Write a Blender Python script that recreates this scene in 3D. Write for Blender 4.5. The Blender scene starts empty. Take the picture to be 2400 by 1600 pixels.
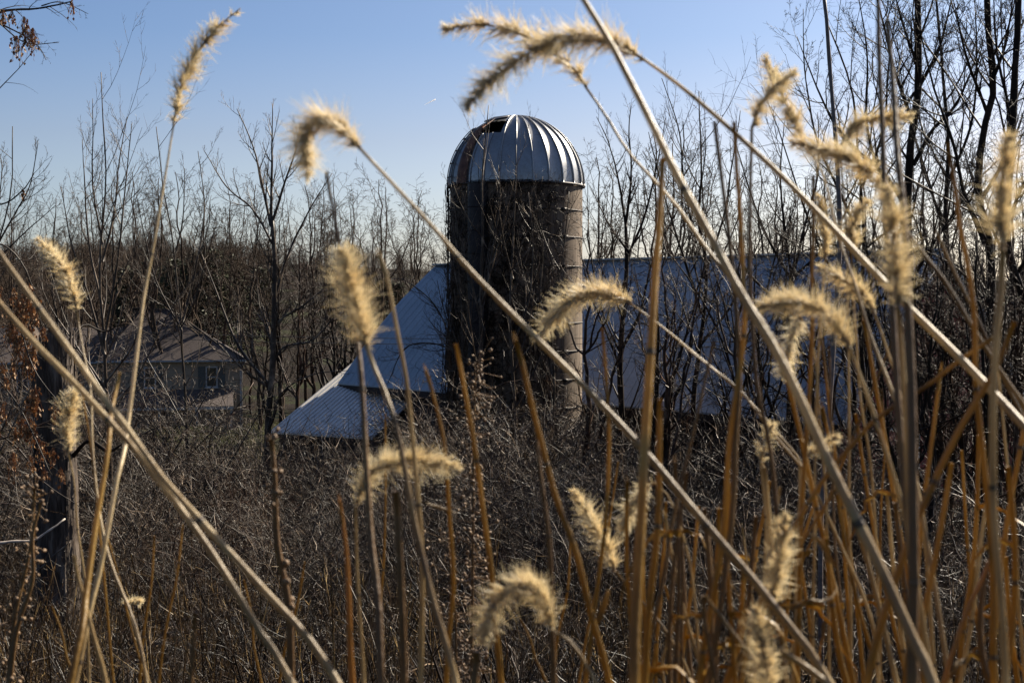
import bpy, math
import numpy as np
from mathutils import Vector

# ------------------------------------------------------------------ camera, sky, sun, exposure
SC = bpy.context.scene
COL = SC.collection
F = 2352 * 50.0 / 36.0            # focal length in the pixels of the 2352 x 1568 reading of the photo
PITCH = math.atan((784 - 686) / F)
cam = bpy.data.cameras.new("Camera"); camo = bpy.data.objects.new("Camera", cam); COL.objects.link(camo)
cam.lens = 50; cam.sensor_width = 36; cam.clip_start = 0.05; cam.clip_end = 20000
camo.location = (0, 0, 0); camo.rotation_euler = (math.pi / 2 - PITCH, 0, 0)
cam.dof.use_dof = True; cam.dof.focus_distance = 44; cam.dof.aperture_fstop = 17
SC.camera = camo
SUN_AZ, SUN_EL = math.radians(46.5), math.radians(35)
w = bpy.data.worlds.new("World"); SC.world = w; w.use_nodes = True
wn = w.node_tree; bg = wn.nodes["Background"]
sky = wn.nodes.new("ShaderNodeTexSky"); sky.sky_type = 'NISHITA'; sky.sun_disc = False
sky.sun_elevation = SUN_EL; sky.sun_rotation = SUN_AZ; sky.air_density = 1.0; sky.dust_density = 2.0; sky.ozone_density = 5.5; sky.air_density = 0.85
tcw = wn.nodes.new("ShaderNodeTexCoord"); sxw = wn.nodes.new("ShaderNodeSeparateXYZ"); wn.links.new(tcw.outputs["Generated"], sxw.inputs[0])
rw = wn.nodes.new("ShaderNodeValToRGB"); ew = rw.color_ramp.elements; ew.new(.11); ew.new(.18)
for k_, (p_, c_) in enumerate(((0, (1, .95, .9)), (.11, (.73, .655, .63)), (.18, (.55, .57, .6)), (.35, (.48, .5, .54)))): ew[k_].position = p_; ew[k_].color = (*c_, 1)
wn.links.new(sxw.outputs[2], rw.inputs[0]); mw = wn.nodes.new("ShaderNodeMix"); mw.data_type = 'RGBA'; mw.blend_type = 'MULTIPLY'; mw.inputs[0].default_value = 1
wn.links.new(sky.outputs[0], mw.inputs[6]); wn.links.new(rw.outputs[0], mw.inputs[7]); wn.links.new(mw.outputs[2], bg.inputs[0])   # pale haze low over the horizon
bg.inputs[1].default_value = 0.086
sl = bpy.data.lights.new("Sun", 'SUN'); slo = bpy.data.objects.new("Sun", sl); COL.objects.link(slo)
sl.energy = 5.0; sl.angle = math.radians(0.5); sl.color = (1.0, 0.9, 0.74)
SDIR = Vector((math.sin(SUN_AZ) * math.cos(SUN_EL), math.cos(SUN_AZ) * math.cos(SUN_EL), math.sin(SUN_EL)))
slo.rotation_euler = (-SDIR).to_track_quat('-Z', 'Y').to_euler(); slo.location = (30, 30, 30)
SC.view_settings.view_transform = 'Standard'; SC.view_settings.look = 'None'
SC.view_settings.exposure = 1.2; SC.view_settings.gamma = 1.0
SC.cycles.max_bounces = 8; SC.cycles.diffuse_bounces = 5; SC.cycles.transmission_bounces = 8; SC.cycles.transparent_max_bounces = 8; SC.cycles.sample_clamp_indirect = 4

cp, sp = math.cos(PITCH), math.sin(PITCH)
def P(u, v, d):
    """world point seen at photo pixel (u, v), at distance d in front (world y)"""
    cx = (u - 1176) / F; cz = -(v - 784) / F
    y = cp + cz * sp; z = cz * cp - sp
    return np.array([cx / y * d, d, z / y * d])
def S(px, py, d):                  # same from the 2400 x 1600 reading
    return P(px * .98, py * .98, d)

# ------------------------------------------------------------------ tagging and mesh helpers
def tag(o, label=None, cat=None, group=None, kind=None):
    if label: o["label"] = label
    if cat: o["category"] = cat
    if group: o["group"] = group
    if kind: o["kind"] = kind
    return o
def empty(name, loc):
    o = bpy.data.objects.new(name, None); COL.objects.link(o); o.location = Vector(loc); o.empty_display_size = .2
    return o
class MB:
    def __init__(s): s.v = []; s.q = []; s.n = 0; s.t = []; s.uv = None
    def add(s, v, q):
        v = np.asarray(v, float).reshape(-1, 3); q = np.asarray(q, int)
        if q.shape[1] == 4: s.q.append(q + s.n)
        else: s.t.append(q + s.n)
        s.v.append(v); s.n += len(v)
    def tubes(s, Pn, R, k=3):
        """Pn (N,n,3), R (N,n)"""
        Pn = np.asarray(Pn, float); R = np.asarray(R, float)
        if Pn.ndim == 2: Pn = Pn[None]; R = R[None]
        N, n, _ = Pn.shape
        if N == 0: return
        T = np.gradient(Pn, axis=1); T /= np.linalg.norm(T, axis=2, keepdims=True) + 1e-12
        mean = np.abs(T.mean(1)); ref = np.where((mean[:, 2:3] > .7), np.array([[.2, 1., .05]]), np.array([[.05, .15, 1.]]))
        ref = np.where((mean[:, 1:2] > .9), np.array([[1., .1, .1]]), ref)
        A = np.cross(T, np.broadcast_to(ref[:, None, :], T.shape)); A /= np.linalg.norm(A, axis=2, keepdims=True) + 1e-12
        B = np.cross(T, A)
        a = np.arange(k) / k * 2 * math.pi
        ring = Pn[:, :, None, :] + R[:, :, None, None] * (np.cos(a)[None, None, :, None] * A[:, :, None, :] + np.sin(a)[None, None, :, None] * B[:, :, None, :])
        idx = np.arange(N * n * k).reshape(N, n, k)
        i0 = idx[:, :-1, :]; i1 = idx[:, 1:, :]
        q = np.stack([i0, np.roll(i0, -1, 2), np.roll(i1, -1, 2), i1], -1).reshape(-1, 4)
        s.add(ring.reshape(-1, 3), q)
        if k >= 5:                    # close the ends of visible stems
            for e in (0, n - 1):
                r = idx[:, e, :]; 
                if k == 6:
                    s.q.append(np.stack([r[:, 0], r[:, 1], r[:, 2], r[:, 3]], 1) + s.n - N * n * k)
                    s.q.append(np.stack([r[:, 3], r[:, 4], r[:, 5], r[:, 0]], 1) + s.n - N * n * k)
                else:
                    for j in range(1, k - 1): s.t.append(np.stack([r[:, 0], r[:, j], r[:, j + 1]], 1) + s.n - N * n * k)
    def box(s, c, ax, ay, az, hx, hy, hz):
        c, ax, ay, az = [np.asarray(t, float) for t in (c, ax, ay, az)]
        v = [c + i * hx * ax + j * hy * ay + k * hz * az for k in (-1, 1) for j in (-1, 1) for i in (-1, 1)]
        s.add(v, [(0, 2, 3, 1), (4, 5, 7, 6), (0, 1, 5, 4), (2, 6, 7, 3), (0, 4, 6, 2), (1, 3, 7, 5)])
    def slab(s, pts, off):
        """a flat polygon (4 corners) thickened by the vector off"""
        a = [np.asarray(p, float) for p in pts]; b = [p + np.asarray(off, float) for p in a]; n = len(a)
        if n == 4:
            s.add(a + b, [(0, 1, 2, 3), (7, 6, 5, 4)] + [(i, i + 4, (i + 1) % 4 + 4, (i + 1) % 4) for i in range(4)])
        else:
            s.add(a + b, [(0, 1, 2), (5, 4, 3)]); s.n -= 6; s.q.append(np.array([(i, i + 3, (i + 1) % 3 + 3, (i + 1) % 3) for i in range(3)]) + s.n); s.n += 6
    def build(s, name, mat, parent=None, smooth=True, loc=None, link=True):
        V = np.concatenate(s.v) if s.v else np.zeros((0, 3))
        if parent is not None: V = V - np.array(parent.matrix_world.translation if parent.parent else parent.location)
        elif loc is not None: V = V - np.asarray(loc)
        Q = np.concatenate(s.q) if s.q else np.zeros((0, 4), int); T = np.concatenate(s.t) if s.t else np.zeros((0, 3), int)
        me = bpy.data.meshes.new(name)
        me.vertices.add(len(V)); me.vertices.foreach_set("co", V.astype(np.float32).ravel())
        nl = Q.size + T.size; me.loops.add(nl)
        me.loops.foreach_set("vertex_index", np.concatenate([Q.ravel(), T.ravel()]).astype(np.int32))
        me.polygons.add(len(Q) + len(T))
        me.polygons.foreach_set("loop_start", np.concatenate([np.arange(len(Q)) * 4, len(Q) * 4 + np.arange(len(T)) * 3]).astype(np.int32))
        me.update(calc_edges=True)
        me.polygons.foreach_set("use_smooth", np.full(len(me.polygons), bool(smooth)))
        if mat: me.materials.append(mat)
        o = bpy.data.objects.new(name, me)
        if link: COL.objects.link(o)
        if parent is not None: o.parent = parent
        elif loc is not None: o.location = Vector(loc)
        return o
def sub(o, mb, name, mat, base, **k):
    """child of a mesh part: base is the world position of the thing"""
    V = mb.build(name, mat, None, loc=base, **k); V.location = (0, 0, 0); V.parent = o
    return V

def smooth_path(pts, n):
    """catmull-rom through (m,3) points resampled to n"""
    p = np.asarray(pts, float); m = len(p)
    if m == 2: t = np.linspace(0, 1, n)[:, None]; return p[0] * (1 - t) + p[1] * t
    e = np.vstack([2 * p[0] - p[1], p, 2 * p[-1] - p[-2]])
    d = np.r_[0, np.cumsum(np.linalg.norm(np.diff(p, axis=0), axis=1))]
    s = np.linspace(0, d[-1], n); i = np.clip(np.searchsorted(d, s, 'right') - 1, 0, m - 2)
    t = ((s - d[i]) / (d[i + 1] - d[i] + 1e-9))[:, None]
    a, b, c, f = e[i], e[i + 1], e[i + 2], e[i + 3]
    return .5 * (2 * b + (c - a) * t + (2 * a - 5 * b + 4 * c - f) * t * t + (3 * b - a - 3 * c + f) * t ** 3)

def sprout(rng, Pp, R, cnt, t0, t1, lf, ang, up, wig, n, rf, rmin, fade=.5, absl=None, tmin=.35, droop=0, cap=9.):
    """children of the polylines Pp (N,m,3): cnt each"""
    N, m, _ = Pp.shape
    L = np.linalg.norm(np.diff(Pp, axis=1), axis=2).sum(1)
    t = t0 + (t1 - t0) * (np.arange(cnt)[None, :] + rng.random((N, cnt))) / cnt
    f = t * (m - 1); i = np.clip(f.astype(int), 0, m - 2); fr = (f - i)[..., None]
    r = np.arange(N)[:, None]
    pos = Pp[r, i] * (1 - fr) + Pp[r, i + 1] * fr
    T = Pp[r, i + 1] - Pp[r, i]; T /= np.linalg.norm(T, axis=2, keepdims=True) + 1e-12
    rad = R[r, i] * (1 - fr[..., 0]) + R[r, i + 1] * fr[..., 0]
    rv = rng.normal(size=(N, cnt, 3)); rv -= (rv * T).sum(2, keepdims=True) * T; rv /= np.linalg.norm(rv, axis=2, keepdims=True) + 1e-9
    a = np.radians(ang * (.65 + .7 * rng.random((N, cnt))))[..., None]
    D = np.cos(a) * T + np.sin(a) * rv
    ln = (absl if absl else lf * L[:, None]) * (1 - fade * t) * (.55 + .75 * rng.random((N, cnt)))
    K = N * cnt; D = D.reshape(K, 3); pos = pos.reshape(K, 3); ln = ln.reshape(K); rad = rad.reshape(K)
    out = np.zeros((K, n, 3)); out[:, 0] = pos; st = (ln / (n - 1))[:, None]
    for j in range(1, n):
        D = D + np.array([0, 0, up]) + wig * rng.normal(size=(K, 3)); 
        if droop: D[:, 2] -= droop * j
        D /= np.linalg.norm(D, axis=1, keepdims=True) + 1e-9
        out[:, j] = out[:, j - 1] + D * st
    r0 = np.clip(rad * rf, rmin, cap)
    tt = np.linspace(0, 1, n)[None, :]
    RR = r0[:, None] * (1 - tt * .75); RR = np.maximum(RR, rmin * tmin)
    return out, RR

# ------------------------------------------------------------------ materials
def mat(name): 
    m = bpy.data.materials.new(name); m.use_nodes = True
    return m, m.node_tree.nodes, m.node_tree.links, m.node_tree.nodes["Principled BSDF"]
def ramp(nd, lk, src, stops):
    r = nd.new("ShaderNodeValToRGB"); e = r.color_ramp.elements
    while len(e) < len(stops): e.new(.5)
    for el, (p, c) in zip(e, stops): el.position = p; el.color = (*c, 1)
    lk.new(src, r.inputs[0]); return r.outputs[0]
def noise(nd, lk, scale, detail=4, coord="Object", sc3=None, rough=.6):
    tc = nd.new("ShaderNodeTexCoord"); n = nd.new("ShaderNodeTexNoise"); n.inputs["Scale"].default_value = scale
    n.inputs["Detail"].default_value = detail; n.inputs["Roughness"].default_value = rough
    mp = nd.new("ShaderNodeMapping"); mp.inputs["Scale"].default_value = sc3 or (1, 1, 1)
    lk.new(tc.outputs[coord], mp.inputs[0]); lk.new(mp.outputs[0], n.inputs["Vector"]); return n.outputs["Fac"]
def simple(name, stops, scale=5, rough=.7, metal=0, bump=0, sc3=None, spec=.5, coord="Object", trans=0, detail=4, bscale=None):
    m, nd, lk, b = mat(name)
    f = noise(nd, lk, scale, detail, coord, sc3); c = ramp(nd, lk, f, stops); lk.new(c, b.inputs["Base Color"])
    b.inputs["Roughness"].default_value = rough; b.inputs["Metallic"].default_value = metal; b.inputs["Specular IOR Level"].default_value = spec
    if bump:
        bp = nd.new("ShaderNodeBump"); bp.inputs["Strength"].default_value = bump; bp.inputs["Distance"].default_value = .02
        lk.new(f if bscale is None else noise(nd, lk, bscale, detail, coord, sc3), bp.inputs["Height"]); lk.new(bp.outputs[0], b.inputs["Normal"])
    if trans:
        tr = nd.new("ShaderNodeBsdfTranslucent"); lk.new(c, tr.inputs[0]); mx = nd.new("ShaderNodeMixShader"); mx.inputs[0].default_value = trans
        lk.new(b.outputs[0], mx.inputs[1]); lk.new(tr.outputs[0], mx.inputs[2]); lk.new(mx.outputs[0], nd["Material Output"].inputs[0])
    return m
def by_point(name, stops, rough, spec, trans=0):
    """colour varies from twig to twig (3-D noise in object space, coarse and fine)"""
    return simple(name, stops, scale=2.2, rough=rough, spec=spec, trans=trans, detail=6)
M = {}
M["bark_dark"] = by_point("bark_dark", [(.3, (.008, .0045, .0025)), (.53, (.02, .0115, .0065)), (.75, (.06, .037, .022))], .62, 0.15)
M["bark_grey"] = by_point("bark_grey", [(.3, (.018, .012, .008)), (.53, (.05, .037, .026)), (.75, (.2, .155, .115))], .5, 0.2)
M["bark_light"] = by_point("bark_light", [(.3, (.022, .014, .009)), (.53, (.06, .04, .026)), (.7, (.32, .24, .165))], .5, 0.25)
M["bark_red"] = by_point("bark_red", [(.3, (.012, .0055, .003)), (.55, (.042, .02, .01)), (.75, (.18, .1, .058))], .5, 0.2)
M["bark_far"] = by_point("bark_far", [(.3, (.025, .016, .011)), (.55, (.06, .04, .027)), (.75, (.15, .105, .073))], .7, 0.1)
M["bark_pale"] = simple("bark_pale", [(.35, (.09, .065, .055)), (.6, (.14, .105, .09)), (.8, (.2, .155, .13))], scale=3, rough=.5, sc3=(1, 1, 6))
M["bush"] = simple("bush_twigs", [(.36, (.004, .002, .001)), (.53, (.014, .007, .003)), (.61, (.06, .033, .016)), (.7, (.46, .31, .17))], scale=1.3, rough=.42, spec=.22, detail=8)
M["weed"] = simple("dry_weed", [(.34, (.004, .002, .001)), (.52, (.016, .008, .003)), (.6, (.07, .037, .013)), (.69, (.42, .27, .11))], scale=2.5, rough=.42, spec=.22, detail=8)
M["weed_gold"] = simple("golden_weed", [(.3, (.015, .008, .003)), (.53, (.06, .033, .01)), (.66, (.42, .28, .11))], scale=3, rough=.4, spec=.22, detail=8)
M["twig_bright"] = by_point("twig_bright", [(.4, (.02, .012, .007)), (.54, (.08, .05, .03)), (.64, (.38, .28, .19))], .45, 0.3)
M["stem"] = simple("grass_stem", [(.36, (.13, .07, .022)), (.45, (.36, .24, .1)), (.54, (.55, .41, .2)), (.64, (.78, .62, .36))], scale=9, rough=.45, spec=.5, bump=.12, sc3=(1, 1, .35), trans=.3, bscale=180)
M["amber"] = simple("amber_stem", [(.34, (.075, .033, .004)), (.5, (.34, .19, .03)), (.66, (.58, .37, .1))], scale=10, rough=.42, spec=.5, bump=.12, sc3=(1, 1, .35), trans=.45, bscale=180)
M["brown_stem"] = simple("brown_stem", [(.25, (.05, .024, .008)), (.5, (.13, .066, .02)), (.72, (.27, .155, .05))], scale=14, rough=.55, spec=.4, bump=.2, sc3=(1, 1, .35), trans=.05, bscale=150)
M["orange_stem"] = simple("orange_stem", [(.25, (.2, .09, .02)), (.5, (.42, .19, .04)), (.75, (.5, .3, .1))], scale=9, rough=.35, sc3=(1, 1, .4), trans=.3)
M["node"] = simple("stem_joint", [(.3, (.05, .03, .015)), (.7, (.14, .085, .04))], scale=40, rough=.6)
M["bristle"] = simple("bristle", [(.3, (.88, .75, .51)), (.55, (.96, .87, .67)), (.8, (.99, .95, .83))], scale=30, rough=.4, spec=.6, trans=.72)
M["grain"] = simple("seed_grain", [(.3, (.2, .12, .06)), (.6, (.46, .33, .18)), (.8, (.68, .54, .34))], scale=60, rough=.6, trans=.45)
M["leaf"] = simple("dry_leaf", [(.3, (.13, .055, .018)), (.5, (.33, .17, .065)), (.72, (.65, .42, .2))], scale=14, rough=.55, trans=.4)
M["conifer"] = simple("conifer_needles", [(.3, (.02, .026, .01)), (.5, (.045, .052, .018)), (.75, (.09, .085, .035))], scale=2, rough=.7, trans=.15)
M["rust"] = simple("rust", [(.3, (.05, .02, .012)), (.5, (.12, .05, .03)), (.75, (.24, .12, .07))], scale=4, rough=.75, bump=.3)
M["black"] = simple("near_black", [(.3, (.012, .011, .01)), (.7, (.035, .03, .027))], scale=5, rough=.8)  # near-black; paints shade inside the dome and at the house hip
M["iron"] = simple("iron", [(.3, (.03, .027, .025)), (.7, (.1, .085, .075))], scale=20, rough=.6, metal=.4)
M["wire"] = simple("wire", [(.3, (.02, .02, .02)), (.7, (.04, .04, .04))], scale=20, rough=.6)
M["white"] = simple("white_paint", [(.3, (.26, .25, .24)), (.6, (.38, .37, .36)), (.8, (.48, .47, .46))], scale=3, rough=.55)
M["shutter"] = simple("shutter_paint", [(.3, (.055, .06, .058)), (.7, (.085, .09, .085))], scale=6, rough=.55)
M["glass"] = simple("window_glass", [(.3, (.02, .025, .035)), (.7, (.03, .035, .05))], scale=2, rough=.08, spec=.8)
M["blue"] = simple("blue_plastic", [(.3, (.015, .1, .24)), (.7, (.03, .2, .42))], scale=6, rough=.4)
M["green"] = simple("green_plastic", [(.3, (.01, .14, .07)), (.7, (.03, .34, .18))], scale=6, rough=.4)
M["navy"] = simple("navy_plastic", [(.3, (.008, .02, .045)), (.7, (.02, .05, .09))], scale=6, rough=.4)
M["bleached"] = simple("bleached_wood", [(.3, (.2, .16, .13)), (.6, (.42, .36, .3))], scale=12, rough=.7, bump=.2)
M["stump"] = simple("stump_bark", [(.3, (.02, .014, .01)), (.5, (.06, .04, .027)), (.72, (.2, .16, .125))], scale=9, rough=.9, bump=.7, sc3=(1, 1, .18), bscale=28)
M["contrail"] = simple("contrail_ice", [(.3, (.8, .8, .82)), (.7, (.95, .95, .95))], scale=.01, rough=1, trans=.92)

def mat_ground():
    m, nd, lk, b = mat("leaf_litter")
    f1 = noise(nd, lk, .09, 5); f2 = noise(nd, lk, 3.5, 8); f3 = noise(nd, lk, 34, 4)
    c1 = ramp(nd, lk, f2, [(.3, (.006, .0035, .002)), (.5, (.014, .008, .004)), (.7, (.045, .028, .014))])
    c2 = ramp(nd, lk, f2, [(.3, (.015, .02, .006)), (.55, (.035, .042, .012)), (.75, (.075, .075, .03))])
    g = ramp(nd, lk, f1, [(.50, (0, 0, 0)), (.6, (.75, .75, .75))])
    mx = nd.new("ShaderNodeMix"); mx.data_type = 'RGBA'; lk.new(g, mx.inputs[0]); lk.new(c1, mx.inputs[6]); lk.new(c2, mx.inputs[7])
    mm = nd.new("ShaderNodeMix"); mm.data_type = 'RGBA'; mm.blend_type = 'MULTIPLY'; mm.inputs[0].default_value = .6
    lk.new(mx.outputs[2], mm.inputs[6]); lk.new(ramp(nd, lk, f3, [(.35, (.35, .35, .35)), (.65, (1, 1, 1))]), mm.inputs[7]); lk.new(mm.outputs[2], b.inputs["Base Color"])
    b.inputs["Roughness"].default_value = .95; b.inputs["Specular IOR Level"].default_value = .1
    bp = nd.new("ShaderNodeBump"); bp.inputs["Strength"].default_value = .9; bp.inputs["Distance"].default_value = .08; lk.new(f3, bp.inputs["Height"]); lk.new(bp.outputs[0], b.inputs["Normal"])
    return m
M["ground"] = mat_ground()
def mat_roofmetal(name, metal, rough, c0, c1):
    m, nd, lk, b = mat(name)
    f = noise(nd, lk, .7, 6, sc3=(1, 1, 1)); f2 = noise(nd, lk, 14, 5)
    c = ramp(nd, lk, f, [(.3, c0), (.7, c1)])
    mm = nd.new("ShaderNodeMix"); mm.data_type = 'RGBA'; mm.blend_type = 'MULTIPLY'; mm.inputs[0].default_value = .35
    lk.new(c, mm.inputs[6]); lk.new(ramp(nd, lk, f2, [(.35, (.6, .57, .52)), (.6, (1, 1, 1))]), mm.inputs[7]); lk.new(mm.outputs[2], b.inputs["Base Color"])
    b.inputs["Metallic"].default_value = metal; b.inputs["Roughness"].default_value = rough
    lk.new(ramp(nd, lk, f2, [(.3, (rough + .12,) * 3), (.7, (rough - .08,) * 3)]), b.inputs["Roughness"])
    return m
M["barnroof"] = mat_roofmetal("painted_steel_roof", .25, .45, (.24, .285, .32), (.32, .365, .405))
M["ribroof"] = mat_roofmetal("galvanised_ribs", .3, .42, (.5, .48, .45), (.64, .62, .58))
M["dome"] = mat_roofmetal("dome_steel", .6, .38, (.24, .24, .24), (.4, .4, .395))
M["chute"] = mat_roofmetal("chute_steel", .6, .45, (.018, .016, .018), (.036, .032, .034))
def mat_staves():
    m, nd, lk, b = mat("concrete_staves")
    uv = nd.new("ShaderNodeUVMap"); br = nd.new("ShaderNodeTexBrick")
    br.inputs["Scale"].default_value = 1; br.inputs["Brick Width"].default_value = .76; br.inputs["Row Height"].default_value = .27
    br.inputs["Mortar Size"].default_value = .012; br.inputs["Mortar Smooth"].default_value = .3; br.offset = .5
    br.inputs["Color1"].default_value = (.15, .11, .078, 1); br.inputs["Color2"].default_value = (.22, .165, .12, 1); br.inputs["Mortar"].default_value = (.10, .08, .06, 1)
    sw = nd.new("ShaderNodeMapping"); sw.inputs["Rotation"].default_value = (0, 0, math.pi / 2); lk.new(uv.outputs[0], sw.inputs[0]); lk.new(sw.outputs[0], br.inputs["Vector"])
    f = noise(nd, lk, 2.2, 7, sc3=(3, 3, .25)); mm = nd.new("ShaderNodeMix"); mm.data_type = 'RGBA'; mm.blend_type = 'MULTIPLY'; mm.inputs[0].default_value = .8
    lk.new(br.outputs[0], mm.inputs[6]); lk.new(ramp(nd, lk, f, [(.35, (.42, .36, .3)), (.5, (.85, .8, .72)), (.65, (1, 1, 1))]), mm.inputs[7]); lk.new(mm.outputs[2], b.inputs["Base Color"])
    b.inputs["Roughness"].default_value = .9
    bp = nd.new("ShaderNodeBump"); bp.inputs["Strength"].default_value = .5; bp.inputs["Distance"].default_value = .02; bp.invert = True
    lk.new(br.outputs["Fac"], bp.inputs["Height"]); lk.new(bp.outputs[0], b.inputs["Normal"])
    return m
M["staves"] = mat_staves()
def mat_lines(name, c0, c1, period, depth=.5, rough=.7, axis=2, gap=(.4, .4, .4), noise_s=3):
    """horizontal (axis 2) or vertical boards"""
    m, nd, lk, b = mat(name)
    tc = nd.new("ShaderNodeTexCoord"); sx = nd.new("ShaderNodeSeparateXYZ"); lk.new(tc.outputs["Object"], sx.inputs[0])
    mt = nd.new("ShaderNodeMath"); mt.operation = 'DIVIDE'; mt.inputs[1].default_value = period
    if axis == 3:
        ad = nd.new("ShaderNodeMath"); ad.operation = 'SUBTRACT'; lk.new(sx.outputs[0], ad.inputs[0]); lk.new(sx.outputs[1], ad.inputs[1]); lk.new(ad.outputs[0], mt.inputs[0])
    else: lk.new(sx.outputs[axis], mt.inputs[0])
    fr = nd.new("ShaderNodeMath"); fr.operation = 'FRACT'; lk.new(mt.outputs[0], fr.inputs[0])
    f = noise(nd, lk, noise_s, 6); c = ramp(nd, lk, f, [(.3, c0), (.7, c1)])
    g = ramp(nd, lk, fr.outputs[0], [(0, gap), (.12, (1, 1, 1)), (1, (.92, .92, .92))])
    mm = nd.new("ShaderNodeMix"); mm.data_type = 'RGBA'; mm.blend_type = 'MULTIPLY'; mm.inputs[0].default_value = 1
    lk.new(c, mm.inputs[6]); lk.new(g, mm.inputs[7]); lk.new(mm.outputs[2], b.inputs["Base Color"]); b.inputs["Roughness"].default_value = rough
    bp = nd.new("ShaderNodeBump"); bp.inputs["Strength"].default_value = depth; bp.inputs["Distance"].default_value = .03; lk.new(fr.outputs[0], bp.inputs["Height"]); lk.new(bp.outputs[0], b.inputs["Normal"])
    return m
M["siding"] = mat_lines("tan_siding", (.27, .21, .15), (.34, .27, .2), .13)
M["shingle"] = mat_lines("brown_shingles", (.07, .052, .045), (.12, .092, .08), .16, rough=.9, noise_s=9)
M["redboard"] = mat_lines("red_boards", (.16, .03, .022), (.3, .065, .045), .2, axis=3, rough=.85)
M["darkboard"] = mat_lines("dark_brown_boards", (.015, .01, .008), (.035, .022, .016), .2, axis=3, rough=.9)  # near-black brown boards for side walls, eaves and shed

# ------------------------------------------------------------------ ground
GY = [-40, 1.5, 5, 12, 20, 30, 45, 60, 100, 135, 200, 300, 450, 700, 4000]
GZ = [-1.6, -1.62, -2.6, -4.2, -5.2, -6.0, -6.6, -7.4, -9.3, -9.2, -6.0, -1.0, 5.0, 9.0, 20.0]
def gz(x, y):
    z = np.interp(y, GY, GZ)
    far = np.clip((np.asarray(y) - 110) / 200., 0, 1)
    return z + .12 * np.sin(x * .7 + y * .31) + .1 * np.sin(x * .23 - y * .53) + far * 6.0 * np.exp(-((np.asarray(x) + 75) / 60.) ** 2)
ys = np.unique(np.r_[np.linspace(-20, 40, 90), np.geomspace(40, 4000, 90)]); xs = np.sign(np.linspace(-1, 1, 121)) * np.abs(np.linspace(-1, 1, 121)) ** 2.2 * 2500
X, Y = np.meshgrid(xs, ys); Z = gz(X, Y)
g = MB(); nx, ny = len(xs), len(ys); I = np.arange(nx * ny).reshape(ny, nx)
g.add(np.stack([X, Y, Z], -1), np.stack([I[:-1, :-1], I[:-1, 1:], I[1:, 1:], I[1:, :-1]], -1).reshape(-1, 4))
tag(g.build("ground", M["ground"]), "sloping brown leaf covered ground below the bank", None, kind="structure")

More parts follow.
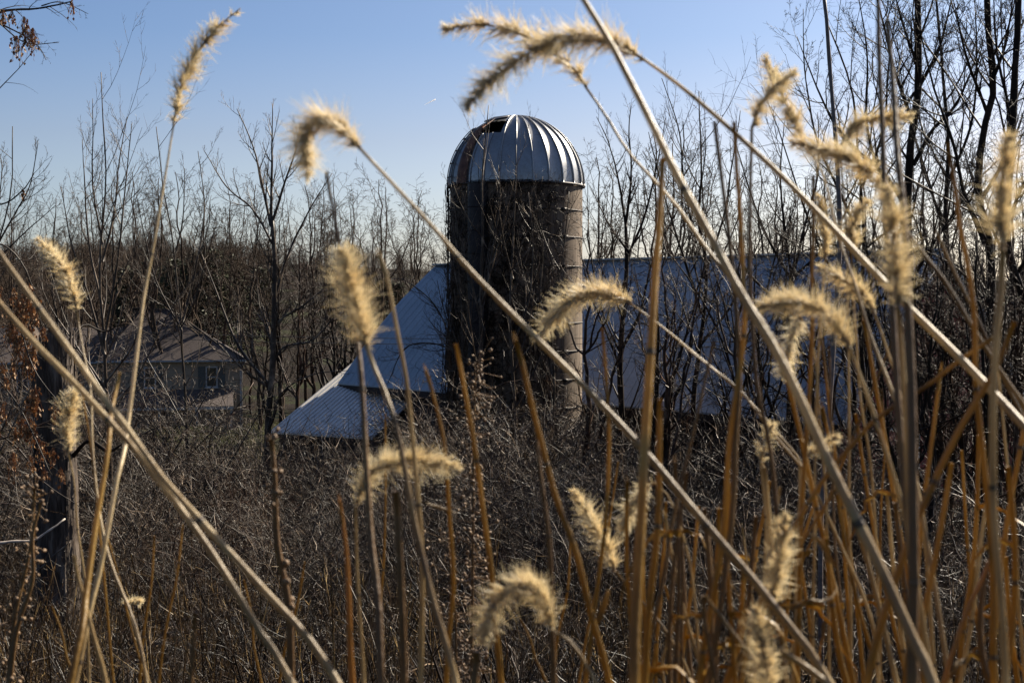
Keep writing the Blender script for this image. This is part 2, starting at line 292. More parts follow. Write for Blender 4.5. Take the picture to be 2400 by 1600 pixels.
# ------------------------------------------------------------------ silo
def make_silo():
    D = 46.0; c = S(1210, 700, D); cx, cy = c[0], D; R = 154.5 / F * .98 * D
    zt = S(1210, 436, D)[2]; zb = float(gz(cx, cy)) - .3
    root = empty("silo", (cx, cy, zb)); tag(root, "tall round farm silo of concrete staves under a ribbed metal dome, wrapped in bare vines", "silo")
    az = lambda deg: math.radians(deg)          # 0 = towards the camera, positive = right
    def pt(a, r, z): return np.array([cx + r * math.sin(a), cy - r * math.cos(a), z])
    n = 96; nz = 12; b = MB(); A = np.linspace(0, 2 * math.pi, n + 1); zz = np.linspace(zb, zt, nz)
    V = np.array([[pt(a, R, z) for a in A] for z in zz]); I = np.arange((n + 1) * nz).reshape(nz, n + 1)
    b.add(V, np.stack([I[:-1, :-1], I[:-1, 1:], I[1:, 1:], I[1:, :-1]], -1).reshape(-1, 4))
    o = b.build("stave_wall", M["staves"], root); me = o.data; uvl = me.uv_layers.new(name="UVMap")
    co = np.array([(A[v % (n + 1)] * R, zz[v // (n + 1)]) for v in range(len(me.vertices))])
    li = np.zeros(len(me.loops), int); me.loops.foreach_get("vertex_index", li); uvl.data.foreach_set("uv", co[li].astype(np.float32).ravel())
    # hoops
    zs = [S(1210, y, D)[2] for y in (497, 559, 626, 690, 755, 819, 884, 948, 1010, 1070)]
    for z in zs:
        h = MB(); a = np.linspace(0, 2 * math.pi, 97); h.tubes(np.array([pt(t, R + .014, z) for t in a]), np.full(97, .016), 5)
        ta = az(38 + 8 * math.sin(z * 7)); h.box(pt(ta, R + .05, z), (math.cos(ta), math.sin(ta), 0), (math.sin(ta), -math.cos(ta), 0), (0, 0, 1), .09, .04, .04)
        h.build("hoop", M["iron"], root)
    # dome with an opening, gores slightly dished between standing seams
    NG = 26; per = 6; Rd = R + .05; b = MB(); na = NG * per; nl = 30
    def dome(a, l, r=Rd): return np.array([cx + r * math.cos(l) * math.sin(a), cy - r * math.cos(l) * math.cos(a), zt - .02 + r * 1.03 * math.sin(l)])
    V = []
    for j in range(nl + 1):
        l = j / nl * math.pi / 2
        for i in range(na + 1):
            ph = (i % per) / per; dish = -.035 * math.sin(math.pi * ph) * math.cos(l)
            V.append(dome(2 * math.pi * i / na, l, Rd + dish))
    V = np.array(V); I = np.arange(len(V)).reshape(nl + 1, na + 1); q = []
    hole = lambda i, j: (az(-70) < ((2 * math.pi * i / na + math.pi) % (2 * math.pi) - math.pi) < az(-18)) and (45 < j / nl * 90 < 64)
    for j in range(nl):
        for i in range(na):
            if not hole(i + .5, j + .5): q.append((I[j, i], I[j, i + 1], I[j + 1, i + 1], I[j + 1, i]))
    b.add(V, q); dm = b.build("dome", M["dome"], root)
    sb = MB()
    for gidx in range(NG):
        a = 2 * math.pi * gidx / NG; aa = (a + math.pi) % (2 * math.pi) - math.pi
        L = np.linspace(0, math.radians(44 if az(-70) < aa < az(-18) else 88), 26)
        pts = np.array([dome(a, l, Rd + .012) for l in L]); t = np.array([math.cos(a), math.sin(a), 0]); rr = np.full(26, .03)
        sb.tubes(pts, rr, 5)
    sub(dm, sb, "seam", M["dome"], (cx, cy, zb))
    rb = MB(); a = np.linspace(0, 2 * math.pi, 97); rb.tubes(np.array([pt(t, Rd + .01, zt - .03) for t in a]), np.full(97, .04), 6); rb.build("dome_rim", M["iron"], root)
    # near-black sheet behind the opening, painting the shade inside the dome
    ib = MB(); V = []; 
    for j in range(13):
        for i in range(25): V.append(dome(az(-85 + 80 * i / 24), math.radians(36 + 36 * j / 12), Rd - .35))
    I = np.arange(25 * 13).reshape(13, 25); ib.add(V, np.stack([I[:-1, :-1], I[:-1, 1:], I[1:, 1:], I[1:, :-1]], -1).reshape(-1, 4)); ib.build("dome_inner_shade", M["black"], root)
    # lid folded back over the opening, torn rusty flap
    lb = MB(); e = [dome(az(-66), math.radians(60), Rd + .07), dome(az(-16), math.radians(59), Rd + .12), dome(az(-12), math.radians(66), Rd + .10), dome(az(-66), math.radians(70), Rd + .05)]
    lb.slab(e, (0, 0, .04)); lb.build("hatch_lid", M["chute"], root)
    fb = MB(); fb.slab([dome(az(-62), math.radians(30), Rd + .1), dome(az(-30), math.radians(56), Rd + .2), dome(az(-52), math.radians(55), Rd + .05)], (.03, -.03, .02))
    fb.slab([dome(az(-60), math.radians(48), Rd + .04), dome(az(-34), math.radians(57), Rd + .14), dome(az(-62), math.radians(55), Rd + .02)], (.0, -.04, .02)); fb.build("torn_flap", M["rust"], root)
    # rusty curved chute panel running from the opening down the dome
    cb = MB(); V = []
    for j in range(15):
        l = math.radians(50 * (1 - j / 14)); 
        for i in range(7):
            k = i / 6; V.append(dome(az(-58 + 13 * k), l, Rd + .03 + .09 * math.sin(math.pi * k)))
    I = np.arange(15 * 7).reshape(15, 7); cb.add(V, np.stack([I[:-1, 1:], I[:-1, :-1], I[1:, :-1], I[1:, 1:]], -1).reshape(-1, 4)); cb.build("chute_cover", M["rust"], root)
    # unloading chute down the wall
    for (a0, a1, m_, nm) in ((-44, -24, M["chute"], "chute"),):
        cb = MB(); V = []; zz2 = np.linspace(zb + 1, zt - .08, 14)
        for z in zz2:
            for i in range(9): k = i / 8; V.append(pt(az(a0 + (a1 - a0) * k), R + .02 + .36 * math.sin(math.pi * k), z))
        I = np.arange(len(V)).reshape(14, 9); cb.add(V, np.stack([I[:-1, :-1], I[:-1, 1:], I[1:, 1:], I[1:, :-1]], -1).reshape(-1, 4))
        for z in zz2[1:-1]: cb.tubes(np.array([pt(az(a0 + (a1 - a0) * k), R + .03 + .36 * math.sin(math.pi * k), z) for k in np.linspace(0, 1, 9)]), np.full(9, .02), 4)
        cb.build(nm, m_, root)
    # ladders: rungs on the dome, rail and cage on the left side
    lb = MB()
    for s_ in (-78, -66): lb.tubes(np.array([dome(az(s_), math.radians(l), Rd + .08) for l in np.linspace(0, 52, 20)]), np.full(20, .016), 5)
    for l in (6, 17, 28, 39, 50): lb.tubes(np.array([dome(az(-78 + 12 * k), math.radians(l), Rd + .08) for k in np.linspace(0, 1, 4)]), np.full(4, .022), 5)
    lb.build("dome_ladder", M["iron"], root)
    lb = MB(); 
    for a, r in ((-93, R + .07), (-88, R + .07)): lb.tubes(np.array([pt(az(a), r, z) for z in np.linspace(zb + 1.5, zt - .05, 12)]), np.full(12, .018), 5)
    for z in np.arange(zb + 1.5, zt, .32): lb.tubes(np.array([pt(az(-93), R + .07, z), pt(az(-88), R + .07, z)]), np.full(2, .013), 4)
    lb.build("side_ladder", M["iron"], root)
    kb = MB(); x0 = cx - R
    def k(px, py): return S(px, py, D)
    for a_, b_ in (((1047, 440), (1058, 440)), ((1047, 440), (1052, 486)), ((1056, 440), (1056, 500)), ((1052, 486), (1046, 497)), ((1046, 497), (1058, 484)), ((1047, 440), (1049, 470))): kb.tubes(np.array([k(*a_), k(*b_)]), np.full(2, .018), 5)
    kb.build("cage_bracket", M["iron"], root)
    return root
make_silo()

# ------------------------------------------------------------------ barn
EX = np.array([.656, -.755, 0]); EY = np.array([.755, .656, 0]); EZ = np.array([0, 0, 1.])
def make_barn():
    Aw = S(792, 898, 60.0); zg = -7.6; L = 25.6
    base = Aw + EX * L / 2 + EY * 5.2; base[2] = zg
    root = empty("barn", base); tag(root, "long old red barn with a blue grey metal roof standing behind the silo", "barn")
    prof = [(0, 0), (1.75, 2.02), (3.35, 3.55), (5.23, 5.06), (7.11, 3.55), (8.71, 2.02), (10.46, 0)]
    pp = lambda x, s, h: Aw + EX * x + EY * s + EZ * h
    rf = MB(); sm = MB()
    for (s0, h0), (s1, h1) in zip(prof[:-1], prof[1:]):
        rf.slab([pp(0, s0, h0), pp(L, s0, h0), pp(L, s1, h1), pp(0, s1, h1)], (0, 0, -.1))
    ro = rf.build("roof", M["barnroof"], root, smooth=False)
    for x in np.arange(.23, L, .46):
        for (s0, h0), (s1, h1) in list(zip(prof[:-1], prof[1:]))[:3]:
            d = pp(0, s1, h1) - pp(0, s0, h0); ln = np.linalg.norm(d); d /= ln; nrm = np.cross(EX, d)
            sm.box((pp(x, s0, h0) + pp(x, s1, h1)) / 2 + nrm * .003, EX, d, nrm, .012, ln / 2, .007)
    sub(ro, sm, "roof_rib", M["barnroof"], base, smooth=False)
    rc = MB(); rc.box(pp(L / 2, 5.23, 5.09), EX, EY, EZ, L / 2 + .05, .16, .03); sub(ro, rc, "ridge_cap", M["barnroof"], base, smooth=False)
    fa = MB(); fa.box(pp(L / 2, -.02, -.18), EX, EY, EZ, L / 2, .025, .13); fa.build("eave_board", M["darkboard"], root, smooth=False)
    tr = MB()
    for (s0, h0), (s1, h1) in zip(prof[:-1], prof[1:]):
        d = pp(0, s1, h1) - pp(0, s0, h0); ln = np.linalg.norm(d); d /= ln; n_ = np.cross(EX, d)
        tr.box((pp(L + .03, s0, h0) + pp(L + .03, s1, h1)) / 2 - n_ * .14, EX, d, n_, .03, ln / 2, .13)
    tr.build("rake_trim", M["white"], root, smooth=False)
    wl = MB(); wi = .35
    wl.slab([pp(wi, wi, -.35), pp(L - wi, wi, -.35), pp(L - wi, wi, zg - Aw[2]), pp(wi, wi, zg - Aw[2])], EY * .15)
    wl.slab([pp(wi, 10.1, -.35), pp(L - wi, 10.1, -.35), pp(L - wi, 10.1, zg - Aw[2]), pp(wi, 10.1, zg - Aw[2])], -EY * .15); wl.build("side_wall", M["darkboard"], root, smooth=False)
    for x, sg in ((wi, 1), (L - wi, -1)):
        gw = MB(); gp = [(wi, zg - Aw[2])] + [(min(max(s, wi), 10.1), h - .12 - (.2 if s in (0, 10.46) else 0)) for s, h in prof] + [(10.1, zg - Aw[2])]
        for (s0, h0), (s1, h1) in zip(gp[1:-2], gp[2:-1]):
            gw.slab([pp(x, s0, zg - Aw[2]), pp(x, s1, zg - Aw[2]), pp(x, s1, h1), pp(x, s0, h0)], EX * .12 * sg)
        gw.build("gable_wall", M["redboard"], root, smooth=False)
    # a board door with white trim in the near gable
    db = MB(); db.box(pp(L - wi + .04, 3.4, -1.6), EX, EY, EZ, .03, .9, 1.2); dd = db.build("loft_door", M["redboard"], root, smooth=False)
    dt = MB()
    for a, b_, hs, hh in ((3.4, -.36, .98, .05), (3.4, -2.84, .98, .05), (2.45, -1.6, .05, 1.2), (4.35, -1.6, .05, 1.2)): dt.box(pp(L - wi + .06, a, b_), EX, EY, EZ, .03, hs, hh)
    sub(dd, dt, "door_trim", M["white"], base, smooth=False)
    return root
make_barn()
def make_shed():
    ex = np.array([.87, -.493, 0]); ey = np.array([.493, .87, 0]); Lw = S(632, 1012, 57.0)
    base = Lw + ex * 2.3 + ey * 2.5; base[2] = -7.9
    root = empty("lean_to_shed", base); tag(root, "low shed at the barn corner with a ribbed light grey metal roof, partly in shadow", "shed")
    s1 = 6.1; h1 = s1 * .452; pp = lambda x, s, h: Lw + ex * x + ey * s + EZ * h; Wd = 5.0
    rf = MB(); rf.slab([pp(0, 0, 0), pp(Wd, 0, 0), pp(Wd, s1, h1), pp(0, s1, h1)], (0, 0, -.06)); ro = rf.build("roof", M["ribroof"], root, smooth=False)
    rb = MB(); d = pp(0, s1, h1) - pp(0, 0, 0); ln = np.linalg.norm(d); d /= ln; nrm = np.cross(ex, d)
    for x in np.arange(.05, Wd, .23): rb.box((pp(x, 0, 0) + pp(x, s1, h1)) / 2 + nrm * .012, ex, d, nrm, .028, ln / 2, .022)
    sub(ro, rb, "roof_rib", M["ribroof"], base, smooth=False)
    fb = MB(); fb.box(pp(Wd / 2, .03, -.15), ex, ey, EZ, Wd / 2, .02, .08); fb.build("eave_board", M["darkboard"], root, smooth=False)
    wb = MB(); wb.slab([pp(.25, .3, -.1), pp(Wd, .3, -.1), pp(Wd, .3, -2.7), pp(.25, .3, -2.7)], ey * .1); wb.slab([pp(.25, .4, -.05), pp(.25, s1 - .3, h1 - .2), pp(.25, s1 - .3, -2.7), pp(.25, .4, -2.7)], ex * .1)
    wb.build("wall", M["darkboard"], root, smooth=False)
    wn_ = MB(); wn_.box(pp(1.5, .28, -1.0), ex, ey, EZ, .35, .03, .4); wf = wn_.build("window", M["black"], root, smooth=False)
make_shed()

# ------------------------------------------------------------------ house
def make_house():
    D = 100.0; th = math.radians(-12); hx = np.array([math.cos(th), -math.sin(th), 0]); hy = np.array([math.sin(th), math.cos(th), 0])
    C0 = S(576, 843, D + .6)                 # right front eave corner
    base = C0 - hx * 4.5 + hy * 4; base[2] = -9.4
    root = empty("house", base); tag(root, "two storey tan sided house with brown shingle hip roof and a porch, seen through branches", "house")
    pp = lambda x, y, z: C0 - hx * x + hy * y + EZ * z       # x to the left, y away, z up from the eave
    W, Dp = 10.2, 9.0
    r = MB(); e = [pp(0, 0, 0), pp(W, 0, 0), pp(W, Dp, 0), pp(0, Dp, 0)]; R1, R2 = pp(5.5, 4.5, 3.5), pp(7.3, 4.5, 3.5)
    r.add([e[0], e[1], R2, R1], [(0, 1, 2, 3)]); r.add([e[2], e[3], R1, R2], [(0, 1, 2, 3)]); r.add([e[3], e[0], R1], [(0, 1, 2)]); r.add([e[1], e[2], R2], [(0, 1, 2)])
    low = [p - EZ * .12 for p in e]; r.add(e + low, [(i, i + 4, (i + 1) % 4 + 4, (i + 1) % 4) for i in range(4)] + [(4, 5, 6, 7)])
    ro = r.build("roof", M["shingle"], root, smooth=False)
    c = MB(); c.box(pp(7.7, 4.9, 3.1), hx, hy, EZ, .3, .3, .5); c.box(pp(7.7, 4.9, 3.62), hx, hy, EZ, .36, .36, .05); sub(ro, c, "hip_shade_block", M["black"], base, smooth=False)  # dark capped block standing in for the shaded left hip face
    hp = MB()
    for a, b_ in ((e[0], R1), (R1, R2), (R2, e[1])): hp.tubes(np.array([a + EZ * .03, b_ + EZ * .03]), np.full(2, .07), 5)
    sub(ro, hp, "ridge_cap", M["shingle"], base)
    wl = MB(); o_ = .35; zb = -9.6 - C0[2]; wl.box(pp(W / 2, Dp / 2, (zb - .12) / 2), hx, hy, EZ, W / 2 - o_, Dp / 2 - o_, (-zb - .12) / 2); wl.build("wall", M["siding"], root, smooth=False)
    g_ = MB(); g_.tubes(np.array([pp(-.02, -.07, -.07), pp(W + .02, -.07, -.07)]), np.full(2, .075), 6); g_.tubes(np.array([pp(.0, .0, -.12), pp(.28, .3, -.45), pp(.3, .3, zb)]), np.full(3, .06), 6); g_.build("gutter", M["white"], root)
    cb = MB(); cb.box(pp(o_ - .02, o_ - .02, (zb - .12) / 2), hx, hy, EZ, .08, .08, (-zb - .14) / 2); cb.build("corner_board", M["white"], root, smooth=False)
    def window(x, z, w_=.42, h_=.74, shut=True, y=o_):
        f = MB(); f.box(pp(x, y - .03, z), hx, hy, EZ, w_, .04, h_); fo = f.build("window", M["white"], root, smooth=False)
        for dz in (-1, 1):
            p_ = MB(); p_.box(pp(x, y - .062, z + dz * (h_ - .05) / 2), hx, hy, EZ, w_ - .1, .012, (h_ - .05) / 2 - .045); sub(fo, p_, "pane", M["glass"], base, smooth=False)
        s_ = MB(); s_.box(pp(x, y - .1, z - h_ - .03), hx, hy, EZ, w_ + .06, .08, .035); sub(fo, s_, "sill", M["white"], base, smooth=False)
        if shut:
            for sg in (-1, 1):
                p_ = MB(); p_.box(pp(x + sg * (w_ + .27), y - .03, z), hx, hy, EZ, .24, .025, h_)
                for k in np.arange(-h_ + .08, h_ - .05, .1): p_.box(pp(x + sg * (w_ + .27), y - .06, z + k), hx, hy, EZ, .19, .012, .03)
                p_.build("shutter", M["shutter"], root, smooth=False)
    window(2.37, -1.2); window(6.6, -1.2); window(2.4, -4.2, shut=False); window(6.4, -4.2, shut=False)
    # porch
    p0 = pp(.9, o_, -2.05); pr = MB(); pw = 7.6
    a = [pp(.9, o_, -2.05), pp(.9 + pw, o_, -2.05), pp(.9 + pw, o_ - 2.3, -3.1), pp(.9, o_ - 2.3, -3.1)]; pr.slab(a, (0, 0, -.1)); pr.build("porch_roof", M["shingle"], root, smooth=False)
    ft = MB(); ft.box(pp(.9 + pw / 2, o_ - 2.32, -3.24), hx, hy, EZ, pw / 2, .04, .09); ft.build("porch_beam", M["white"], root, smooth=False)
    for x in (1.05, 3.4, 5.9, 8.35):
        q = MB(); q.box(pp(x, o_ - 2.15, (-3.33 + zb) / 2), hx, hy, EZ, .07, .07, (-zb - 3.33) / 2); q.box(pp(x, o_ - 2.15, -3.4), hx, hy, EZ, .11, .11, .06); q.build("porch_post", M["white"], root, smooth=False)
    # lower wing to the left
    W2 = 9.6; ez = -.1; wr = MB(); f0, f1 = pp(W - .6, .9, ez), pp(W + W2, .9, ez); k0, k1 = pp(W - 2.8, 4.6, ez + 2.35), pp(W + W2, 4.6, ez + 2.35); b0, b1 = pp(W - .6, 8.3, ez), pp(W + W2, 8.3, ez)
    wr.slab([f0, f1, k1, k0], (0, 0, -.1)); wr.slab([k0, k1, b1, b0], (0, 0, -.1)); wr.build("wing_roof", M["shingle"], root, smooth=False)
    ww = MB(); ww.box(pp(W + W2 / 2 - .3, 4.6, (zb + ez - .12) / 2), hx, hy, EZ, W2 / 2 - .1, 3.4, (-zb + ez - .12) / 2); ww.build("wing_wall", M["siding"], root, smooth=False)
    g2 = MB(); g2.tubes(np.array([pp(W - .4, .84, ez - .07), pp(W + W2, .84, ez - .07)]), np.full(2, .07), 6); g2.build("gutter", M["white"], root)
    for x in (W + 2.2, W + 5, W + 7.6): window(x, -1.35, y=1.2); window(x, -4.3, y=1.2, shut=False)
make_house()

# yard things
def clutter(px, py, d, w_, h_, m_, name, label, cat, seed):
    rng = np.random.default_rng(seed); c = S(px, py, d); c[2] = float(gz(c[0], c[1])); b = MB(); nu, nv = 18, 9; V = []
    for j in range(nv):
        t = j / (nv - 1); z = h_ * t; r = w_ / 2 * (1 - .35 * t ** 3)
        if j == nv - 1: r *= .55
        for i in range(nu):
            a = 2 * math.pi * i / nu; rr = r * (1 + .12 * math.sin(3 * a + seed) + .07 * rng.normal()); V.append((c[0] + rr * math.cos(a), c[1] + rr * .7 * math.sin(a), c[2] + z * (1 + .08 * rng.normal())))
    I = np.arange(nu * nv).reshape(nv, nu); J = np.roll(I, -1, 1); b.add(V, np.stack([I[:-1], J[:-1], J[1:], I[1:]], -1).reshape(-1, 4)); b.add([np.array(V[-nu:]).mean(0)] + V[-nu:], [(0, 1 + i, 1 + (i + 1) % nu) for i in range(nu)])
    tag(b.build(name, m_, loc=c), label, cat)
clutter(293, 1157, 50, .52, .36, M["blue"], "tarp_bundle", "crumpled blue bundle lying in the yard below the house", "bundle", 1)
clutter(372, 1154, 50, .44, .34, M["green"], "plastic_bag", "bright green plastic bag on the grass below the house", "bag", 2)
clutter(336, 1150, 50.5, .42, .36, M["navy"], "refuse_sack", "dark navy sack between the blue bundle and the green bag", "sack", 3)

# contrail and wires
b = MB(); a0, a1 = S(995, 246, 9000), S(1021, 233, 9000); t = np.linspace(0, 1, 14)[:, None]; b.tubes(a0 * (1 - t) + a1 * t + 0, np.linspace(.5, 4.5, 14), 8)
tag(b.build("contrail", M["contrail"], loc=a0), "short white aircraft trail high in the sky left of the silo", "contrail")
for i, (yl, yr, lab) in enumerate(((755, 762, "upper of two thin dark wires crossing in front of the barn roof"), (768, 776, "lower of two thin dark wires crossing in front of the barn roof"))):
    b = MB(); p0, p1 = S(-500, yl - 30, 52), S(2900, yr - 30, 40); t = np.linspace(0, 1, 40)[:, None]; p = p0 * (1 - t) + p1 * t; p[:, 2] -= .9 * (4 * t * (1 - t))[:, 0]
    b.tubes(p, np.full(40, .009), 4); tag(b.build("overhead_wire", M["wire"], loc=p0), lab, "wire", "overhead wires")

# ------------------------------------------------------------------ trees
ORD = ["first", "second", "third", "fourth", "fifth", "sixth", "seventh", "eighth", "ninth", "tenth", "eleventh", "twelfth", "thirteenth", "fourteenth", "fifteenth", "sixteenth", "seventeenth", "eighteenth", "nineteenth", "twentieth", "twenty-first", "twenty-second", "twenty-third", "twenty-fourth", "twenty-fifth", "twenty-sixth", "twenty-seventh", "twenty-eighth"]
def levels(rng, LP, LR, lv, rmin, cap=9.):
    """lv: list of (count, t0, t1, length fraction, angle, up, wiggle, points, radius fraction)"""
    out = []; p, r = LP, LR
    for (cnt, t0, t1, lf, ang, up, wig, n, rf) in lv:
        p2, r2 = sprout(rng, p, r, cnt, t0, t1, lf, ang, up, wig, n, rf, rmin, cap=cap); out.append((p2, r2, 4 if len(out) == 0 else 3)); p, r = p2, r2
    return out
LV_SAP = [(9, .12, .97, .36, 42, .16, .05, 7, .6), (6, .15, .98, .5, 38, .14, .07, 5, .62), (3, .2, .95, .45, 40, .1, .09, 4, .6)]
LV_BIG = [(11, .15, .98, .40, 46, .09, .09, 8, .6), (7, .12, .98, .5, 42, .07, .12, 6, .6), (5, .15, .98, .5, 42, .05, .14, 4, .62), (4, .2, .95, .55, 40, .04, .16, 3, .7)]
def hero(name, label, d, limbs, bark, seed, lv, twr=.0045, group=None, cat="tree", root=True, spread=.5):
    rng = np.random.default_rng(seed); LP = []; LR = []
    for i, (pts, w0, w1) in enumerate(limbs):
        dd = 0 if i == 0 else rng.normal() * spread * 0.6
        q = [P(u, v, d + dd * (j / max(1, len(pts) - 1))) for j, (u, v) in enumerate(pts)]
        r = np.array([w0, w1]) / 2 / F * d
        if i == 0 and root:
            g0 = q[0].copy(); g0[2] = float(gz(g0[0], g0[1])) - .1
            if g0[2] < q[0][2] - .1: q = [g0] + q
        n = 22; path = smooth_path(q, n); ln = np.linalg.norm(path[-1] - path[0])
        jit = rng.normal(size=(n, 3)) * .012 * ln / 3; jit[0] = 0; path = path + np.cumsum(jit, 0) * .25
        LP.append(path); LR.append(np.linspace(r[0], r[1], n) * (1 + .06 * rng.normal(size=n)))
    LP = np.array(LP); LR = np.array(LR); base = LP[0][0]
    o = empty(name, base); tag(o, label, cat, group)
    b = MB(); b.tubes(LP[:1], LR[:1], 8); b.tubes(LP[1:], LR[1:], 7); b.build("trunk", M[bark], o)
    c = MB()
    for p_, r_, k in levels(rng, LP, LR, lv, twr, .0008 * d): c.tubes(p_, r_, k)
    c.build("crown", M[bark], o)
    return o, LP, LR

B_SIL = [([(1116, 1085), (1112, 900), (1108, 700), (1112, 520), (1110, 400), (1124, 240)], 13, 2), ([(1112, 760), (1080, 640), (1050, 520), (1035, 420)], 6, 1.5), ([(1110, 700), (1135, 560), (1150, 460), (1148, 380)], 6, 1.5)]
hero("sapling", "straight thin sapling in front of the silo whose tip rises past the dome opening", 42.5, B_SIL, "bark_light", 11, LV_SAP)
hero("sapling", "forked bare sapling in front of the middle of the silo", 42, [([(1190, 1085), (1180, 900), (1172, 700), (1178, 520), (1182, 330)], 10, 2), ([(1176, 800), (1215, 690), (1225, 560), (1215, 440)], 6, 1.5), ([(1178, 640), (1155, 540), (1140, 420)], 5, 1.5)], "bark_light", 12, LV_SAP)
hero("sapling", "leaning bare sapling before the right half of the silo, close to its sunlit strip", 42.8, [([(1262, 1080), (1270, 900), (1262, 740), (1285, 600), (1300, 440)], 8, 2), ([(1268, 860), (1240, 720), (1245, 580), (1238, 470)], 5, 1.5)], "bark_grey", 13, LV_SAP)
hero("sapling", "bare sapling with arching side shoots against the left edge of the silo", 43, [([(1062, 1060), (1070, 900), (1064, 720), (1050, 560), (1040, 450)], 8, 2), ([(1066, 880), (1010, 720), (940, 650), (900, 640)], 5, 1.5), ([(1066, 820), (1000, 790), (930, 800), (890, 880)], 4, 1.5)], "bark_light", 14, LV_SAP)

hero("young_tree", "slender bare tree with ascending limbs between the house and the grey shed roof", 40,
     [([(612, 1090), (617, 950), (624, 850), (628, 700), (628, 600), (622, 500)], 19, 9),
      ([(622, 520), (604, 430), (580, 330), (546, 250)], 7, 1.6), ([(622, 505), (625, 380), (627, 235)], 8, 1.6), ([(625, 510), (655, 420), (678, 350), (690, 285)], 7, 1.6),
      ([(628, 700), (655, 600), (700, 500), (760, 400)], 8, 1.6), ([(620, 885), (575, 835), (540, 780), (500, 680), (452, 560)], 9, 1.6), ([(619, 890), (560, 850), (500, 790), (400, 715)], 7, 1.6),
      ([(622, 800), (640, 740), (700, 700), (770, 640)], 7, 1.6), ([(620, 860), (650, 800), (720, 780), (790, 700)], 6, 1.6), ([(626, 560), (580, 480), (520, 430), (470, 350)], 6, 1.5), ([(620, 980), (650, 900), (720, 860), (800, 850)], 5, 1.5)], "bark_light", 21, LV_SAP)
hero("young_tree", "many stemmed bare tree with tall straight shoots above the broken stump", 30,
     [([(250, 1010), (246, 900), (240, 800), (228, 640), (236, 420), (232, 178)], 11, 2), ([(242, 820), (205, 690), (165, 560), (140, 430)], 7, 1.6), ([(240, 780), (270, 620), (290, 450), (308, 285)], 7, 1.6),
      ([(234, 700), (205, 560), (196, 420), (190, 320)], 6, 1.6), ([(236, 600), (262, 480), (270, 380), (290, 265)], 6, 1.6), ([(236, 560), (215, 430), (214, 300), (212, 225)], 5, 1.4), ([(244, 880), (310, 780), (350, 650), (380, 560)], 6, 1.6), ([(246, 900), (180, 800), (110, 690), (85, 590)], 6, 1.6), ([(250, 940), (320, 860), (400, 700), (480, 600)], 5, 1.4)], "bark_light", 22, LV_SAP, twr=.0038)
hero("young_tree", "thin bare tree with upright whips beside the tall seed head at left", 36,
     [([(430, 1000), (425, 850), (415, 700), (400, 560), (378, 430), (362, 290)], 9, 1.8), ([(420, 740), (450, 620), (470, 480), (455, 345)], 6, 1.5), ([(404, 580), (420, 500), (424, 385)], 4, 1.4), ([(418, 760), (360, 650), (330, 540), (310, 440)], 5, 1.4)], "bark_grey", 23, LV_SAP, twr=.004)
hero("young_tree", "bare tree with forked ascending shoots at the left picture edge", 24,
     [([(-30, 900), (-25, 700), (-5, 560), (30, 430), (35, 290)], 10, 2), ([(-5, 560), (40, 480), (70, 420), (88, 325)], 5, 1.4), ([(-10, 600), (50, 540), (96, 500), (130, 470)], 4, 1.4), ([(-10, 520), (5, 400), (0, 345)], 4, 1.4)], "bark_grey", 24, LV_SAP, twr=.0032)
hero("young_tree", "dark bare tree crossing the barn roof just right of the silo", 44,
     [([(1432, 1040), (1426, 940), (1424, 830), (1432, 700), (1438, 600), (1436, 500)], 17, 8), ([(1436, 510), (1420, 410), (1400, 330), (1372, 270)], 6, 1.5), ([(1437, 520), (1450, 400), (1445, 300), (1452, 240)], 7, 1.5), ([(1436, 600), (1480, 500), (1510, 380), (1530, 270)], 7, 1.5),
      ([(1430, 800), (1470, 720), (1500, 600), (1560, 480)], 8, 1.6), ([(1428, 850), (1390, 760), (1350, 660), (1330, 560)], 6, 1.5), ([(1428, 820), (1380, 700), (1355, 560), (1350, 420)], 5, 1.5)], "bark_dark", 25, LV_SAP)
hero("young_tree", "dark forked tree over the middle of the barn roof", 42,
     [([(1590, 1040), (1592, 900), (1610, 760), (1618, 620), (1600, 500), (1605, 380), (1600, 210)], 15, 2), ([(1612, 720), (1560, 560), (1520, 430), (1490, 300)], 8, 1.6), ([(1616, 640), (1660, 500), (1680, 380), (1700, 250)], 7, 1.6), ([(1604, 800), (1680, 700), (1740, 560), (1790, 470)], 7, 1.6), ([(1600, 560), (1570, 420), (1560, 300), (1520, 180)], 6, 1.5)], "bark_dark", 26, LV_SAP)
hero("young_tree", "bare tree with fan shaped limbs over the right part of the barn roof", 41,
     [([(1815, 1010), (1818, 850), (1812, 720), (1820, 640)], 15, 10), ([(1820, 645), (1760, 540), (1720, 430), (1690, 330)], 8, 1.6), ([(1820, 645), (1800, 520), (1790, 400), (1800, 280)], 8, 1.6), ([(1820, 645), (1850, 520), (1880, 400), (1880, 260)], 8, 1.6), ([(1820, 640), (1900, 560), (1960, 450), (2000, 350)], 7, 1.6), ([(1816, 720), (1730, 640), (1680, 560), (1640, 450)], 7, 1.6)], "bark_dark", 27, LV_SAP)
hero("young_tree", "leaning dark tree between the forked tree and the fan shaped tree", 39,
     [([(1660, 1080), (1700, 920), (1740, 780), (1780, 600), (1835, 460)], 10, 2), ([(1700, 920), (1650, 760), (1570, 620), (1480, 520)], 7, 1.6), ([(1740, 780), (1700, 640), (1640, 560), (1540, 400)], 6, 1.6)], "bark_dark", 28, LV_SAP)
hero("pale_sapling", "smooth pale pinkish sapling rising straight out of the top right of the picture", 13,
     [([(1890, 1180), (1900, 1000), (1922, 700), (1935, 520), (1924, 280), (1910, 120), (1895, -40)], 13, 9), ([(1925, 640), (1960, 520), (2000, 420)], 3, 1)], "bark_pale", 29, [(2, .4, .95, .16, 40, .1, .05, 6, .3)], twr=.0022)
